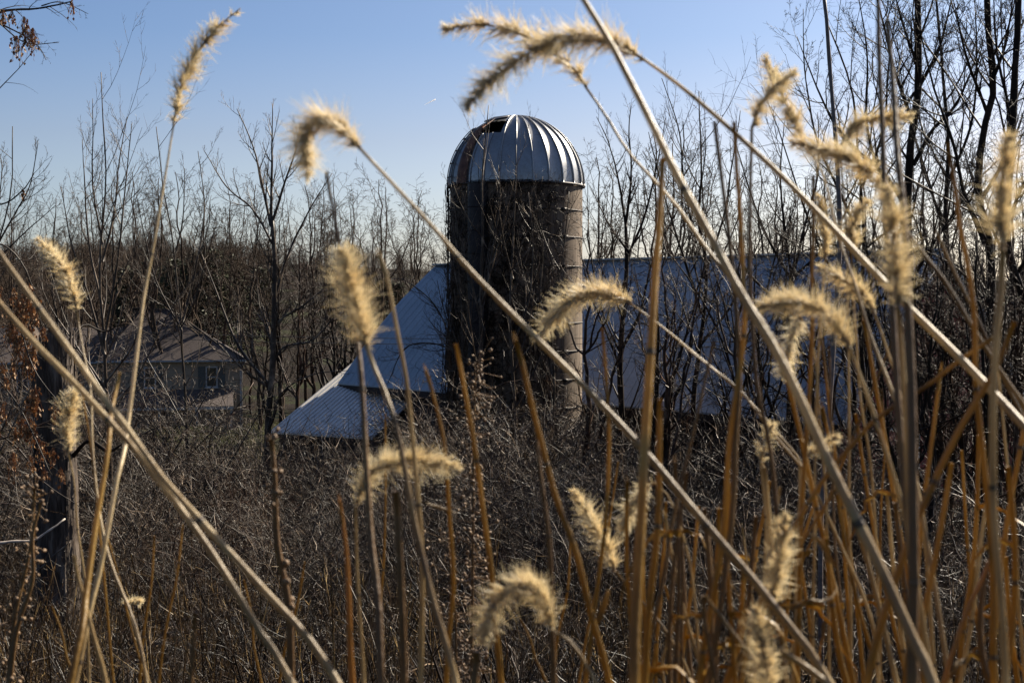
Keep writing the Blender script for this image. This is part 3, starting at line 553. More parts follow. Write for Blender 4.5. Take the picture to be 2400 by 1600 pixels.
hero("tall_tree", "tall dark tree with an upright trunk and arching boughs right of the pale sapling", 33,
     [([(2092, 1150), (2096, 900), (2100, 700), (2092, 520), (2100, 340), (2118, 180), (2115, -60)], 28, 14), ([(2096, 500), (2030, 400), (1960, 340), (1900, 260), (1830, 90)], 12, 1.8), ([(2098, 380), (2140, 300), (2200, 230), (2260, 80)], 11, 1.8), ([(2094, 560), (2030, 420), (1990, 300), (1990, 120), (1960, -40)], 10, 2),
      ([(2104, 300), (2060, 180), (2030, 60), (2000, -60)], 10, 2), ([(2112, 200), (2160, 100), (2190, -40)], 9, 2), ([(2096, 640), (2170, 520), (2240, 420), (2300, 360)], 9, 1.8), ([(2096, 700), (2000, 600), (1900, 560), (1800, 600)], 7, 1.6), ([(2110, 160), (2070, 40), (2050, -40)], 8, 2)], "bark_dark", 31, LV_BIG)
hero("tall_tree", "tall crooked dark tree near the right picture edge with a fork halfway up", 31,
     [([(2290, 1200), (2280, 950), (2270, 760), (2268, 560), (2240, 460), (2250, 320), (2275, 200), (2265, 60), (2262, -60)], 26, 13), ([(2262, 560), (2215, 440), (2190, 330), (2140, 180), (2100, 20)], 11, 2), ([(2245, 470), (2300, 380), (2330, 250), (2390, 120)], 11, 2), ([(2268, 260), (2220, 130), (2190, 0)], 9, 2), ([(2274, 200), (2310, 100), (2330, -30)], 9, 2), ([(2270, 700), (2200, 620), (2130, 580), (2050, 560)], 8, 1.8)], "bark_dark", 32, LV_BIG)
hero("tall_tree", "dark tree cut by the right picture edge, its trunk slanting up to the left", 29,
     [([(2400, 1150), (2385, 900), (2350, 700), (2300, 560), (2310, 380), (2322, 200), (2334, -60)], 24, 14), ([(2310, 520), (2352, 420), (2400, 320)], 10, 2), ([(2304, 580), (2250, 460), (2210, 340)], 8, 2), ([(2318, 250), (2290, 120), (2280, -20)], 8, 2), ([(2330, 640), (2380, 560), (2440, 500)], 9, 2)], "bark_dark", 33, LV_BIG)
hero("tall_tree", "slim dark tree with wide thin twigs left of the tall upright trunk", 36,
     [([(1990, 1120), (1985, 900), (1975, 720), (1985, 540), (1975, 380), (1960, 220), (1900, 60)], 14, 3), ([(1984, 560), (1930, 440), (1880, 330), (1850, 180), (1842, 20)], 8, 1.6), ([(1980, 430), (2030, 300), (2040, 160), (2060, 0)], 8, 1.6), ([(1976, 700), (1900, 600), (1850, 480), (1790, 300), (1750, 200)], 7, 1.6)], "bark_dark", 34, LV_BIG[:3])
hero("tall_tree", "bare tree with steep limbs filling the gap before the right picture edge", 38,
     [([(2190, 1120), (2185, 900), (2180, 700), (2170, 520), (2175, 330), (2160, 120), (2150, -50)], 16, 5), ([(2172, 540), (2130, 400), (2080, 240), (2060, 90)], 8, 1.6), ([(2176, 420), (2230, 280), (2240, 100), (2230, -40)], 8, 1.6), ([(2182, 720), (2130, 600), (2090, 480), (2030, 380)], 7, 1.6)], "bark_dark", 35, LV_BIG[:3])

def climbing_vine():
    rng = np.random.default_rng(808); D = 46.0; c = S(1210, 700, D); Rr = 154.5 / F * .98 * D; zb = float(gz(c[0], 43)); zt = S(1210, 436, D)[2]
    o = empty("climbing_vine", (c[0], D - Rr - .3, zb)); tag(o, "dense bare vine clinging to the shaded side of the silo wall", "vine")
    cyl = lambda a, r, z: np.stack([c[0] + r * np.sin(a), D - r * np.cos(a), z], -1)
    N = 44; n = 26; a0 = np.radians(rng.uniform(-88, 34, N)); H = (zt - zb) * rng.uniform(.45, 1.06, N); t = np.linspace(0, 1, n)
    a = a0[:, None] + np.cumsum(rng.normal(size=(N, n)) * .035, 1); r = Rr + .06 + np.abs(np.cumsum(rng.normal(size=(N, n)) * .05, 1)) * .7; z = zb + H[:, None] * t
    p = cyl(a, r, z); R0 = rng.uniform(.012, .03, N)[:, None] * (1 - .6 * t); b = MB(); b.tubes(p, R0, 5); b.build("stems", M["bark_red"], o)
    # dark mat of old tendrils on the wall, also deepening its shade
    K = 1500; az_ = np.radians(np.clip(rng.normal(-22, 36, K), -92, 36)); zz = zb + (zt - zb) * rng.random(K) ** .9 * .99; m = 6; aa = az_[:, None] + np.cumsum(rng.normal(size=(K, m)) * .05, 1); zc = zz[:, None] + np.cumsum(rng.normal(size=(K, m)) * .13 + .03, 1); zc = np.minimum(zc, zt + .02)
    q = cyl(aa, Rr + .03 + .12 * rng.random((K, 1)) + .03 * rng.random((K, m)), zc); b = MB(); b.tubes(q, np.tile(rng.uniform(.006, .014, K)[:, None], (1, m)), 3); b.build("tendril_mat", M["bark_dark"], o)
    b = MB(); p2, r2 = sprout(rng, p, R0, 16, .12, .99, .12, 62, .03, .22, 8, .55, .006, fade=.2); b.tubes(p2, r2, 3)
    p3, r3 = sprout(rng, p2, r2, 4, .2, .98, .55, 55, .03, .3, 6, .7, .0055); b.tubes(p3, r3, 3); b.build("side_shoots", M["bark_light"], o)
climbing_vine()

# seeds hanging in bunches from the tree at the left edge
def bunches(rng, spots, d, parent, size=.135):
    for (u, v, s) in spots:
        b = MB(); c = P(u, v, d); nl = int(36 * s)
        for _ in range(nl):
            q = c + rng.normal(size=3) * np.array([.3, .3, .6]) * size * s * .7; ln = size * (.22 + .16 * rng.random()); wd = ln * (.26 + .12 * rng.random())
            down = np.array([rng.normal() * .35, rng.normal() * .35, -1.]); down /= np.linalg.norm(down); sd = np.cross(down, rng.normal(size=3)); sd /= np.linalg.norm(sd); nn = np.cross(down, sd) * wd * .25
            pts = np.array([q, q + down * ln * .4 + sd * wd + nn, q + down * ln, q + down * ln * .45 - sd * wd + nn]); back = pts - nn * .35
            b.add(np.vstack([pts, back]), [(0, 1, 2, 3), (7, 6, 5, 4), (0, 4, 5, 1), (1, 5, 6, 2), (2, 6, 7, 3), (3, 7, 4, 0)])
            top = c + np.array([0, 0, size * s * .9]); b.tubes(np.array([top, (top + q) / 2 + rng.normal(size=3) * .004, q]), np.full(3, .0011), 3)
        b.build("seed_bunch", M["leaf"], parent, smooth=False)
o, LP_, LR_ = hero("seed_tree", "tree at the left edge hung with bunches of brown winged seeds", 15,
     [([(-140, 1150), (-150, 800), (-160, 500), (-150, 200), (-120, -60)], 60, 40), ([(-150, 620), (-60, 580), (0, 560), (60, 620), (100, 760)], 6, 2), ([(-150, 740), (-40, 700), (30, 720), (80, 850), (140, 930)], 5, 2), ([(-150, 900), (-50, 840), (20, 900), (60, 960), (120, 1090)], 5, 2),
      ([(-150, 480), (-60, 440), (0, 470), (50, 440), (78, 400)], 7, 2), ([(-150, 130), (-60, 60), (0, 28), (90, 20), (165, 4)], 10, 3), ([(0, 55), (50, 80), (90, 110), (106, 138)], 4, 1.5), ([(-20, 42), (0, 56), (60, 100), (135, 100)], 4, 1.5), ([(-150, 1010), (-50, 980), (40, 1030), (90, 1100), (180, 1160)], 7, 2), ([(95, 14), (130, 5), (160, 12), (202, 32)], 3, 1.2)],
     "bark_grey", 41, [(9, .3, .98, .3, 55, -.02, .1, 6, .5), (4, .2, .95, .4, 45, 0, .14, 5, .6)], twr=.0022)
rg = np.random.default_rng(42)
sp_ = [(8, 44, .8), (28, 40, .6), (55, 62, .9), (60, 88, 1.2), (76, 96, 1.2), (38, 112, 1.1), (165, 18, .7), (52, 448, .5)]
for _ in range(34): sp_.append((rg.uniform(-10, 100), rg.uniform(640, 1080), rg.uniform(.6, 1.2)))
sp_ += [(126, 955, 1), (120, 1050, .8), (54, 735, 1), (98, 770, .7), (45, 810, 1.2), (80, 930, 1.1), (62, 940, 1.1), (78, 1000, 1), (140, 1090, .7), (100, 1090, .7)]
bunches(rg, sp_, 14.8, o)

# the broken stump
def stump():
    d = 18.0; rng = np.random.default_rng(5); root = empty("broken_stump", P(128, 1300, d)); tag(root, "thick broken dead trunk with shaggy bark standing at the left", "tree stump")
    base = P(128, 1300, d); base[2] = float(gz(base[0], d)) - .2; root.location = Vector(base)
    top = P(128, 742, d)[2]; n = 72; nz = 60; V = []; jag = np.interp(np.linspace(0, 1, n), np.linspace(0, 1, 15), rng.random(15) * .45); jag[-1] = jag[0]
    ridge = rng.normal(size=n) * .5; tw = rng.random(n) * 6
    for j in range(nz):
        t = j / (nz - 1)
        for i in range(n):
            a = 2 * math.pi * i / n; h = base[2] + (top - base[2] - jag[i] * 1.0) * t; r = .232 + .05 * (1 - t) ** 2 + .012 * math.sin(3 * a + 1.5 * t)
            r += .013 * math.sin(i * 2.6 + 2.2 * math.sin(t * 9 + tw[i] * .3)) + .006 * rng.normal()
            V.append((base[0] + .03 * math.sin(t * 4) + r * math.cos(a), d + r * math.sin(a), h))
    I = np.arange(n * nz).reshape(nz, n); J = np.roll(I, -1, 1); b = MB(); b.add(V, np.stack([I[:-1], J[:-1], J[1:], I[1:]], -1).reshape(-1, 4)); b.add([(base[0], d, top - .5)] + V[-n:], [(0, 1 + i, 1 + (i + 1) % n) for i in range(n)])
    b.build("trunk", M["stump"], root)
    s = MB()                                        # plates of loose bark
    for _ in range(260):
        a = rng.uniform(0, 2 * math.pi); z = rng.uniform(base[2], top - .15); r = .245; p = np.array([base[0] + r * math.cos(a), d + r * math.sin(a), z]); nrm = np.array([math.cos(a), math.sin(a), 0]); tg = np.array([-nrm[1], nrm[0], 0]); up = EZ + tg * rng.normal() * .12 + nrm * rng.uniform(-.05, .12)
        s.box(p + nrm * .008, tg, up / np.linalg.norm(up), nrm, rng.uniform(.008, .022), rng.uniform(.06, .22), .005)
    s.build("bark_plates", M["stump"], root, smooth=False)
    l = MB(); l.tubes(smooth_path([P(165, 1050, d), P(205, 1012, d - .3), P(250, 1038, d - .4), P(285, 1020, d - .4), P(345, 1060, d - .2)], 14), np.linspace(.035, .008, 14) * (1 + .2 * rng.normal(size=14)), 7); l.tubes(smooth_path([P(160, 780, d), P(195, 745, d + .3), P(240, 762, d + .5), P(290, 742, d + .6), P(345, 768, d + .9)], 14), np.linspace(.018, .004, 14), 6); l.build("dead_limb", M["bark_dark"], root)
stump()
# fallen pale branches low on the left
for pts, w0, w1, lab, sd in (([(-20, 1250), (40, 1244), (86, 1240), (125, 1213), (152, 1192)], 8, 4, "bleached white fallen branch with a bend, low at the left edge", 1), ([(60, 1330), (80, 1318), (120, 1285), (165, 1248)], 5, 3, "thin pale stick slanting up just below the white fallen branch", 2), ([(70, 1520), (110, 1505), (160, 1485), (178, 1480)], 6, 4, "short pale stick lying in the weeds at the bottom left", 3), ([(275, 1540), (320, 1515), (365, 1490)], 5, 3, "pale twig in the weeds right of the short pale stick", 4)):
    d = 12.5 if sd < 3 else 9.5; b = MB(); p = smooth_path([P(u, v, d + .1 * i) for i, (u, v) in enumerate(pts)], 14); rb_ = np.random.default_rng(sd); b.tubes(p + np.cumsum(rb_.normal(size=p.shape) * .004, 0), np.linspace(w0, w1, 14) / 2 / F * d * rb_.uniform(.75, 1.15, 14), 7); tag(b.build("fallen_branch", M["bleached"] if sd == 1 else M["bark_light"], loc=p[0]), lab, "branch")

# generic bare trees, built once per kind and copied
def bare_tree_parts(seed, H, r0, lv, rmin, forks=3):
    rng = np.random.default_rng(seed); n = 20; L = []; R = []
    t = np.linspace(0, 1, n); x = np.cumsum(rng.normal(size=n) * .022 * H / 3); y = np.cumsum(rng.normal(size=n) * .022 * H / 3)
    L.append(np.stack([x - x[0], y - y[0], t * H], 1)); R.append(r0 * (1 - .85 * t))
    for i in range(forks):
        s = rng.uniform(.22, .6); k = int(s * n); a = rng.uniform(0, 6.28); p0 = L[0][k]; ln = H * (1 - s) * rng.uniform(.7, .98); sp = rng.uniform(.15, .42) * ln
        tt = np.linspace(0, 1, n); path = p0 + np.stack([np.cos(a) * sp * tt ** .6, np.sin(a) * sp * tt ** .6, ln * tt], 1) + np.cumsum(rng.normal(size=(n, 3)) * .024 * ln / 3, 0); path[0] = p0; L.append(path); R.append(R[0][k] * .75 * (1 - .85 * tt))
    L = np.array(L); R = np.array(R); b = MB(); b.tubes(L, R, 6); c = MB()
    for p_, r_, k in levels(rng, L, R, lv, rmin): c.tubes(p_, r_, 3)
    return b, c
LV_FAR = [(11, .25, .98, .27, 50, .06, .13, 6, .5), (6, .15, .98, .5, 48, .03, .17, 5, .6), (5, .2, .98, .5, 48, .02, .2, 3, .7)]
def make_kind(seed, H, r0, lv, rmin, bark, forks=3):
    b, c = bare_tree_parts(seed, H, r0, lv, rmin, forks)
    return b.build("trunk", M[bark], loc=(0, 0, 0), link=False), c.build("crown", M[bark], loc=(0, 0, 0), link=False)
def place(kind, name, label, group, x, y, H0, H, rz, cat="tree", zoff=0):
    o = empty(name, (x, y, float(gz(x, y)) - .05 + zoff)); o.rotation_euler = (0, 0, rz); s = H / H0; o.scale = (s, s, s); tag(o, label, cat, group)
    for ch in kind: c = ch.copy(); COL.objects.link(c); c.parent = o
    return o
KF = [make_kind(100 + i, 14, .13, LV_FAR, .010, "bark_far", 3 + i % 3) for i in range(5)]
KN = [make_kind(120 + i, 9, .10, LV_FAR, .007, "bark_dark" if i % 2 else "bark_red", 4) for i in range(4)]
def make_shrub(seed, bark):
    b = MB(); rg = np.random.default_rng(seed); n = 12; N = 11; a = rg.uniform(0, 6.28, N); D = np.stack([np.cos(a) * .45, np.sin(a) * .45, np.ones(N)], 1); p = np.zeros((N, n, 3)); st = (4.2 * rg.uniform(.55, 1.1, N) / (n - 1))[:, None]
    for k in range(1, n): D = D + rg.normal(size=D.shape) * .12; D[:, 2] -= .03; D /= np.linalg.norm(D, axis=1, keepdims=True); p[:, k] = p[:, k - 1] + D * st
    r = np.linspace(1, .25, n)[None] * rg.uniform(.018, .035, N)[:, None]; b.tubes(p, r, 5); c = MB()
    for p_, r_, k in levels(rg, p, r, [(10, .1, .98, .4, 50, .03, .13, 7, .55), (7, .15, .98, .5, 50, .02, .18, 5, .6), (4, .2, .98, .5, 50, .0, .22, 4, .7)], .005): c.tubes(p_, r_, 3)
    return b.build("stems", M[bark], loc=(0, 0, 0), link=False), c.build("twigs", M[bark], loc=(0, 0, 0), link=False)
KS = [make_shrub(140, "bark_red"), make_shrub(141, "bark_grey"), make_shrub(142, "bark_light"), make_shrub(143, "twig_bright"), make_shrub(144, "twig_bright")]
rng = np.random.default_rng(77)
def hgt(u, vtop, d):               # tree height so that its top is seen at vtop
    p = P(u, vtop, d); return p[0], p[2] - float(gz(p[0], d))
def row(us, vtops, ds, kinds, H0, name, group, fmt, order="left"):
    items = sorted(zip(us, vtops, ds)); N = len(items)
    for i, (u, vt, d) in enumerate(items):
        x, h = hgt(u, vt, d); place(kinds[rng.integers(len(kinds))], name, fmt.format(ORD[i if order == "left" else N - 1 - i]), group, x, d, H0, h * 1.03, rng.uniform(0, 6.28))
us = [285, 330, 372, 410, 455, 500, 540, 590, 650, 705, 735, 775, 830, 868, 905, 950, 985, 1020]
row(us, [430, 410, 425, 410, 440, 450, 470, 440, 430, 440, 450, 430, 460, 430, 445, 480, 450, 470], rng.uniform(92, 125, 18), KF, 14, "bare_tree", "trees of the far line left of the silo", "{} bare tree from the left in the distant line left of the silo")
us = [10, 45, 80, 118, 160, 200, 245]; row(us, [500, 480, 520, 470, 500, 460, 440], rng.uniform(70, 110, 7), KF, 14, "bare_tree", "trees of the far line at the left edge", "{} bare tree from the left edge, standing behind the low roof left of the stump")
us = [655, 690, 716, 742, 780, 812, 846]; row(us, [520, 540, 500, 560, 530, 600, 590], rng.uniform(68, 84, 7), KN, 9, "woodland_tree", "dark trees beyond the shed roof", "{} dark slender tree from the left beyond the shed roof")
us = [345, 420, 480, 530, 575, 602]; row(us, [640, 660, 650, 640, 650, 640], rng.uniform(110, 118, 6), KN, 9, "woodland_tree", "dark trees right behind the house roof", "{} low dark tree from the left right behind the house roof")
us = [1352, 1395, 1470, 1535, 1575, 1640, 1690, 1745, 1775, 1850, 1905, 1950, 2010, 2060, 2140, 2215, 2262, 2330]
row(us, [380, 400, 330, 300, 350, 380, 420, 390, 400, 420, 380, 400, 360, 330, 300, 330, 350, 340], rng.uniform(66, 88, 18), KF, 14, "bare_tree", "trees behind the barn", "{} bare tree right of the silo rising behind the barn roof")
us = [1345, 1500, 1540, 1690, 1730, 1790, 1870, 1940, 2020, 2050, 2130, 2160, 2230, 2340]
row(us, [520, 470, 560, 520, 600, 500, 520, 540, 470, 560, 480, 520, 500, 470], rng.uniform(34, 39, 14), KN, 9, "thicket_tree", "thin trees in front of the barn", "{} thin bare tree right of the silo before the barn")
us = [1060, 1110, 1160, 1205, 1250, 1300, 1350, 1400, 1450, 1510, 1560, 1620, 1680, 1740, 1800, 1860, 1920]; row(us, [860, 820, 880, 840, 900, 940, 900, 930, 960, 920, 960, 930, 960, 930, 950, 940, 930], rng.uniform(34, 41, 17), KS, 4.4, "shrub", "shrubs before silo and barn", "{} tangled shrub right of the silo's left edge, before silo and barn")
us = [270, 350, 430, 520, 600, 680, 760, 850, 930, 1010, 1100, 1190, 1290, 1380]; row(us, [960, 1010, 1050, 1000, 1070, 1060, 1090, 1030, 1060, 1010, 1050, 1020, 1060, 1030], rng.uniform(21, 29, 14), KS, 4.4, "shrub", "low shrubs on the slope", "{} low tangled shrub from the left, on the near slope")
us = [2080, 2120, 2165, 2200, 2240, 2275, 2310, 2345]; row(us, [560, 600, 540, 590, 620, 560, 600, 570], rng.uniform(24, 30, 8), KN, 9, "thicket_tree", "low trees at the right edge", "{} low twiggy tree counted leftward from the right picture edge", order="right")
us = [40, 90, 130, 175, 215, 262, 300, 345, 380, 425, 462, 505, 548, 590]; row(us, [720, 700, 760, 740, 800, 730, 820, 820, 900, 850, 950, 920, 960, 940], rng.uniform(31, 50, 14), KS, 4.4, "shrub", "shrubs before the house", "{} tangled shrub from the left, in front of the house")
us = [660, 700, 740, 780, 830, 870, 915, 960, 1010]; row(us, [1070, 1040, 1050, 1010, 970, 950, 960, 930, 900], rng.uniform(36, 43, 9), KS, 4.4, "shrub", "low trees left of the silo foot", "{} tangled shrub counted from the shed roof toward the silo foot")

# conifers on the skyline
def conifer(u, vt, d, label, seed):
    rng = np.random.default_rng(seed); x, h = hgt(u, vt, d); base = np.array([x, d, float(gz(x, d))]); o = empty("conifer", base); tag(o, label, "conifer", "evergreens on the skyline")
    t = MB(); t.tubes(np.array([base, base + EZ * h * .97]), np.array([.25, .04]), 6); t.build("trunk", M["bark_dark"], o)
    c = MB(); N = 1500; z = rng.random(N) ** .8; a = rng.uniform(0, 6.28, N); rmax = h * .3 * (1 - z) ** .75 * (.75 + .35 * np.sin(z * 40 + a * 2)) + .15; rr = rmax * rng.random(N) ** .5
    p0 = np.stack([x + rr * np.cos(a), d + rr * np.sin(a), base[2] + h * (.12 + .88 * z)], 1); dr = np.stack([np.cos(a), np.sin(a), -.15 + .3 * rng.random(N)], 1) + rng.normal(size=(N, 3)) * .35; L = (.35 + .5 * rng.random(N))[:, None]
    Pp = np.stack([p0, p0 + dr * L * .5, p0 + dr * L + [0, 0, .05]], 1); c.tubes(Pp, np.tile([[.04, .12, .01]], (N, 1)) * (.7 + .6 * rng.random((N, 1))), 3); c.build("crown", M["conifer"], o, smooth=False)
for i, (u, vt, d, lb) in enumerate([(290, 618, 150, "dark evergreen on the skyline farthest left, above the stump tree"), (345, 600, 152, "evergreen on the skyline above the left end of the house ridge"), (400, 596, 148, "evergreen on the skyline above the house ridge"), (455, 582, 150, "broad evergreen just left of the tallest skyline evergreen"), (487, 575, 150, "tallest dark evergreen on the skyline above the house"), (530, 592, 153, "evergreen just right of the tallest skyline evergreen"), (596, 618, 190, "small evergreen on the skyline behind the slender tree trunk"), (880, 640, 230, "small dark evergreen far away between the curled seed head and the barn roof"), (912, 652, 235, "tiny evergreen farthest right on the skyline before the barn roof")]): conifer(u, vt, d, lb, 200 + i)

# ------------------------------------------------------------------ stuff: far woods, brambles, dry weeds, grass
def gn_scatter(name, label, variants, pts, rots, scales, idx):
    me = bpy.data.meshes.new(name); me.vertices.add(len(pts)); me.vertices.foreach_set("co", np.asarray(pts, np.float32).ravel())
    for nm, ar, ty in (("rz", rots, 'FLOAT'), ("sc", scales, 'FLOAT'), ("vi", idx, 'INT')):
        at = me.attributes.new(nm, ty, 'POINT'); at.data.foreach_set("value", np.asarray(ar, np.float32 if ty == 'FLOAT' else np.int32))
    o = bpy.data.objects.new(name, me); COL.objects.link(o); tag(o, label, None, kind="stuff")
    vc = bpy.data.collections.new(name + "_kinds")
    for v in variants: vc.objects.link(v)
    ng = bpy.data.node_groups.new(name, "GeometryNodeTree"); ng.interface.new_socket("Geometry", in_out='INPUT', socket_type='NodeSocketGeometry'); ng.interface.new_socket("Geometry", in_out='OUTPUT', socket_type='NodeSocketGeometry')
    N = ng.nodes; K = ng.links; gi = N.new("NodeGroupInput"); go = N.new("NodeGroupOutput"); ip = N.new("GeometryNodeInstanceOnPoints"); ci = N.new("GeometryNodeCollectionInfo")
    ci.inputs[0].default_value = vc; ci.inputs["Separate Children"].default_value = True; ci.inputs["Reset Children"].default_value = True
    def na(n, t): a = N.new("GeometryNodeInputNamedAttribute"); a.data_type = t; a.inputs[0].default_value = n; return a.outputs[0]
    cx = N.new("ShaderNodeCombineXYZ"); K.new(na("rz", 'FLOAT'), cx.inputs[2]); e2 = N.new("FunctionNodeEulerToRotation"); K.new(cx.outputs[0], e2.inputs[0])
    K.new(gi.outputs[0], ip.inputs["Points"]); K.new(ci.outputs[0], ip.inputs["Instance"]); ip.inputs["Pick Instance"].default_value = True
    K.new(na("vi", 'INT'), ip.inputs["Instance Index"]); K.new(e2.outputs[0], ip.inputs["Rotation"]); K.new(na("sc", 'FLOAT'), ip.inputs["Scale"]); K.new(ip.outputs[0], go.inputs[0])
    md = o.modifiers.new("scatter", 'NODES'); md.node_group = ng
    return o
def bramble(seed, H, Wd, n1, curly, matn, rmin=.0075, n3=0, fine=None):
    """a clump of arching tangled stems"""
    rng = np.random.default_rng(seed); b = MB(); n = 9; a = rng.uniform(0, 6.28, n1); r = Wd * .4 * rng.random(n1) ** .5
    D = np.stack([np.cos(a) * rng.uniform(.1, .8, n1), np.sin(a) * rng.uniform(.1, .8, n1), np.full(n1, 1.)], 1); D /= np.linalg.norm(D, axis=1, keepdims=True)
    p = np.zeros((n1, n, 3)); p[:, 0] = np.stack([r * np.cos(a), r * np.sin(a), 0 * a], 1); st = (H * rng.uniform(.6, 1.25, n1) / (n - 1))[:, None] * 1.15
    for j in range(1, n): D = D + rng.normal(size=D.shape) * curly + np.array([0, 0, -.05 * j * curly * 2]); D /= np.linalg.norm(D, axis=1, keepdims=True); p[:, j] = p[:, j - 1] + D * st
    R = np.linspace(1, .4, n)[None] * rng.uniform(.009, .018, n1)[:, None] * (H / 2.2) ** .5; b.tubes(p, R, 4)
    p2, r2 = sprout(rng, p, R, 5, .12, .98, .55, 58, .01, curly * 1.0, 8, .75, rmin); b.tubes(p2, r2, 3)
    p3, r3 = sprout(rng, p2, r2, 2, .15, .98, .6, 52, .0, curly * 1.2, 6, .8, rmin * .85); b.tubes(p3, r3, 3)
    if n3: p4, r4 = sprout(rng, p3, r3, n3, .2, .98, .5, 50, 0, curly * 1.6, 4, .7, rmin * .8); b.tubes(p4, r4, 3)
    return b.build("bramble_clump", M[matn], loc=(0, 0, 0), link=False)
def weedclump(seed, H, Wd, n1, matn):
    """upright dry stalks with short side shoots and seed clots"""
    rng = np.random.default_rng(seed); b = MB(); n = 6; p = np.zeros((n1, n, 3)); p[:, 0, 0] = rng.uniform(-Wd, Wd, n1) / 2; p[:, 0, 1] = rng.uniform(-Wd, Wd, n1) / 2
    D = np.stack([rng.normal(size=n1) * .2, rng.normal(size=n1) * .2, np.ones(n1)], 1); lean = rng.random(n1) < .14; D[lean, :2] *= 5; D /= np.linalg.norm(D, axis=1, keepdims=True); st = (H * rng.uniform(.35, 1.15, n1) / (n - 1))[:, None]
    for j in range(1, n): D = D + rng.normal(size=D.shape) * .07; D /= np.linalg.norm(D, axis=1, keepdims=True); p[:, j] = p[:, j - 1] + D * st
    R = np.linspace(1, .5, n)[None] * rng.uniform(.002, .0065, n1)[:, None]; b.tubes(p, R, 3)
    p2, r2 = sprout(rng, p, R, 4, .3, 1, .25, 48, .04, .12, 4, .65, .0018); b.tubes(p2, r2, 3)
    p3, r3 = sprout(rng, p2, r2, 3, .3, 1, .45, 48, .02, .18, 3, .7, .0015); b.tubes(p3, r3, 3)
    sel = rng.random(len(p2)) < .35; q = p2[sel][:, -1]; m = len(q)       # seed clots
    off = rng.normal(size=(m, 3)) * .008; pc = np.stack([q, q + off * .5 + [0, 0, .006], q + off + [0, 0, .014]], 1); b.tubes(pc, np.tile([[.001, .0055, .001]], (m, 1)), 4)
    return b.build("weed_clump", M[matn], loc=(0, 0, 0), link=False)
def scatter_pts(rng, n, y0, y1, halfw, keep=None, pw=1.0):
    y = y0 + (y1 - y0) * rng.random(n) ** pw; x = rng.uniform(-1, 1, n) * y * halfw
    if keep is not None: k = keep(x, y, rng); x, y = x[k], y[k]
    return x, y
HW = .40
rng = np.random.default_rng(900)
u_of = lambda x, y: 1176 + F * x / y
# brambles in the middle distance: thinner before the yard (left of the shed), thick before barn and silo
V1 = [bramble(300 + i, 2.4, 1.8, 9, .17, "bush", .009) for i in range(4)] + [bramble(310 + i, 2.0, 1.6, 22, .24, "bark_dark", .006) for i in range(3)] + [bramble(315 + i, 2.0, 1.6, 18, .24, "bark_red", .006) for i in range(2)] + [bramble(320 + i, 2.7, 1.4, 8, .12, "bark_light", .008) for i in range(2)] + [bramble(330 + i, 3.3, 2.2, 5, .15, "twig_bright", .010) for i in range(3)]
def keep(x, y, rng):
    u = u_of(x, y); ok = np.ones(len(x), bool)
    c = S(1210, 700, 46.0); ok &= (x - c[0]) ** 2 + (y - 46) ** 2 > 2.9 ** 2
    q = np.stack([x, y], 1) - S(792, 898, 60.0)[:2]; along = q @ EX[:2]; perp = q @ EY[:2]; ok &= ~((along > -1) & (perp > -.6) & (perp < 12))
    q = np.stack([x, y], 1) - S(632, 1012, 57.0)[:2]; al = q @ np.array([.87, -.493]); pe = q @ np.array([.493, .87]); ok &= ~((al > -.3) & (al < 6) & (pe > -.5))
    ok &= ~((u > 330) & (u < 620) & (y > 47) & (rng.random(len(x)) < .55)); ok &= ~((u < 260) & (y > 45) & (rng.random(len(x)) < .25))
    return ok
x, y = scatter_pts(rng, 1250, 16, 57, HW, keep, .8); n = len(x); sc = rng.uniform(.55, 1.1, n) * np.interp(y, [16, 24, 33, 60], [.5, .85, 1.08, 1.0]); uu = u_of(x, y); sc *= np.where((uu > 560) & (uu < 860) & (y > 24), .7, np.where((uu < 560) & (y > 24), .9, 1))
gn_scatter("bramble_thicket", "tangled leafless brambles and twigs covering the slope", V1, np.stack([x, y, gz(x, y) - .05], 1), rng.uniform(0, 6.28, n), sc, rng.integers(0, len(V1), n))
# dry weeds on the near bank
V2 = [weedclump(400 + i, 1.35, .9, 18, "weed") for i in range(4)] + [weedclump(405 + i, 1.0, .9, 40, "bark_dark") for i in range(3)] + [weedclump(410 + i, 1.3, .9, 14, "bush") for i in range(2)] + [weedclump(420 + i, 1.4, .9, 12, "weed_gold") for i in range(2)] + [bramble(430 + i, 1.0, 1.2, 12, .22, "bush", .0028, 1) for i in range(2)]
x, y = scatter_pts(rng, 1350, 6.5, 24, HW, None, 1.0); n = len(x)
gn_scatter("dry_weeds", "dense brown dry weeds and thin stalks on the near bank", V2, np.stack([x, y, gz(x, y) - .03], 1), rng.uniform(0, 6.28, n), rng.uniform(.6, 1.25, n), rng.integers(0, len(V2), n))
# grass of the yard
def tuft(seed):
    rng = np.random.default_rng(seed); N = 160; b = MB(); p0 = np.stack([rng.uniform(-.6, .6, N), rng.uniform(-.6, .6, N), 0 * np.zeros(N)], 1); d_ = np.stack([rng.normal(size=N) * .4, rng.normal(size=N) * .4, np.ones(N)], 1); L = rng.uniform(.08, .28, N)[:, None]
    b.tubes(np.stack([p0, p0 + d_ * L * .6, p0 + d_ * L + np.stack([rng.normal(size=N) * .04, rng.normal(size=N) * .04, 0 * np.zeros(N)], 1)], 1), np.tile([[.006, .005, .001]], (N, 1)), 3); return b.build("grass_tuft", M["yardgrass"], loc=(0, 0, 0), link=False)
M["yardgrass"] = simple("yard_grass", [(.3, (.09, .075, .03)), (.5, (.11, .12, .03)), (.75, (.24, .2, .09))], scale=1.2, rough=.7, trans=.3)
V3 = [tuft(500 + i) for i in range(3)]
x, y = scatter_pts(rng, 1900, 40, 105, HW, lambda x, y, r: (u_of(x, y) < 760)); n = len(x)
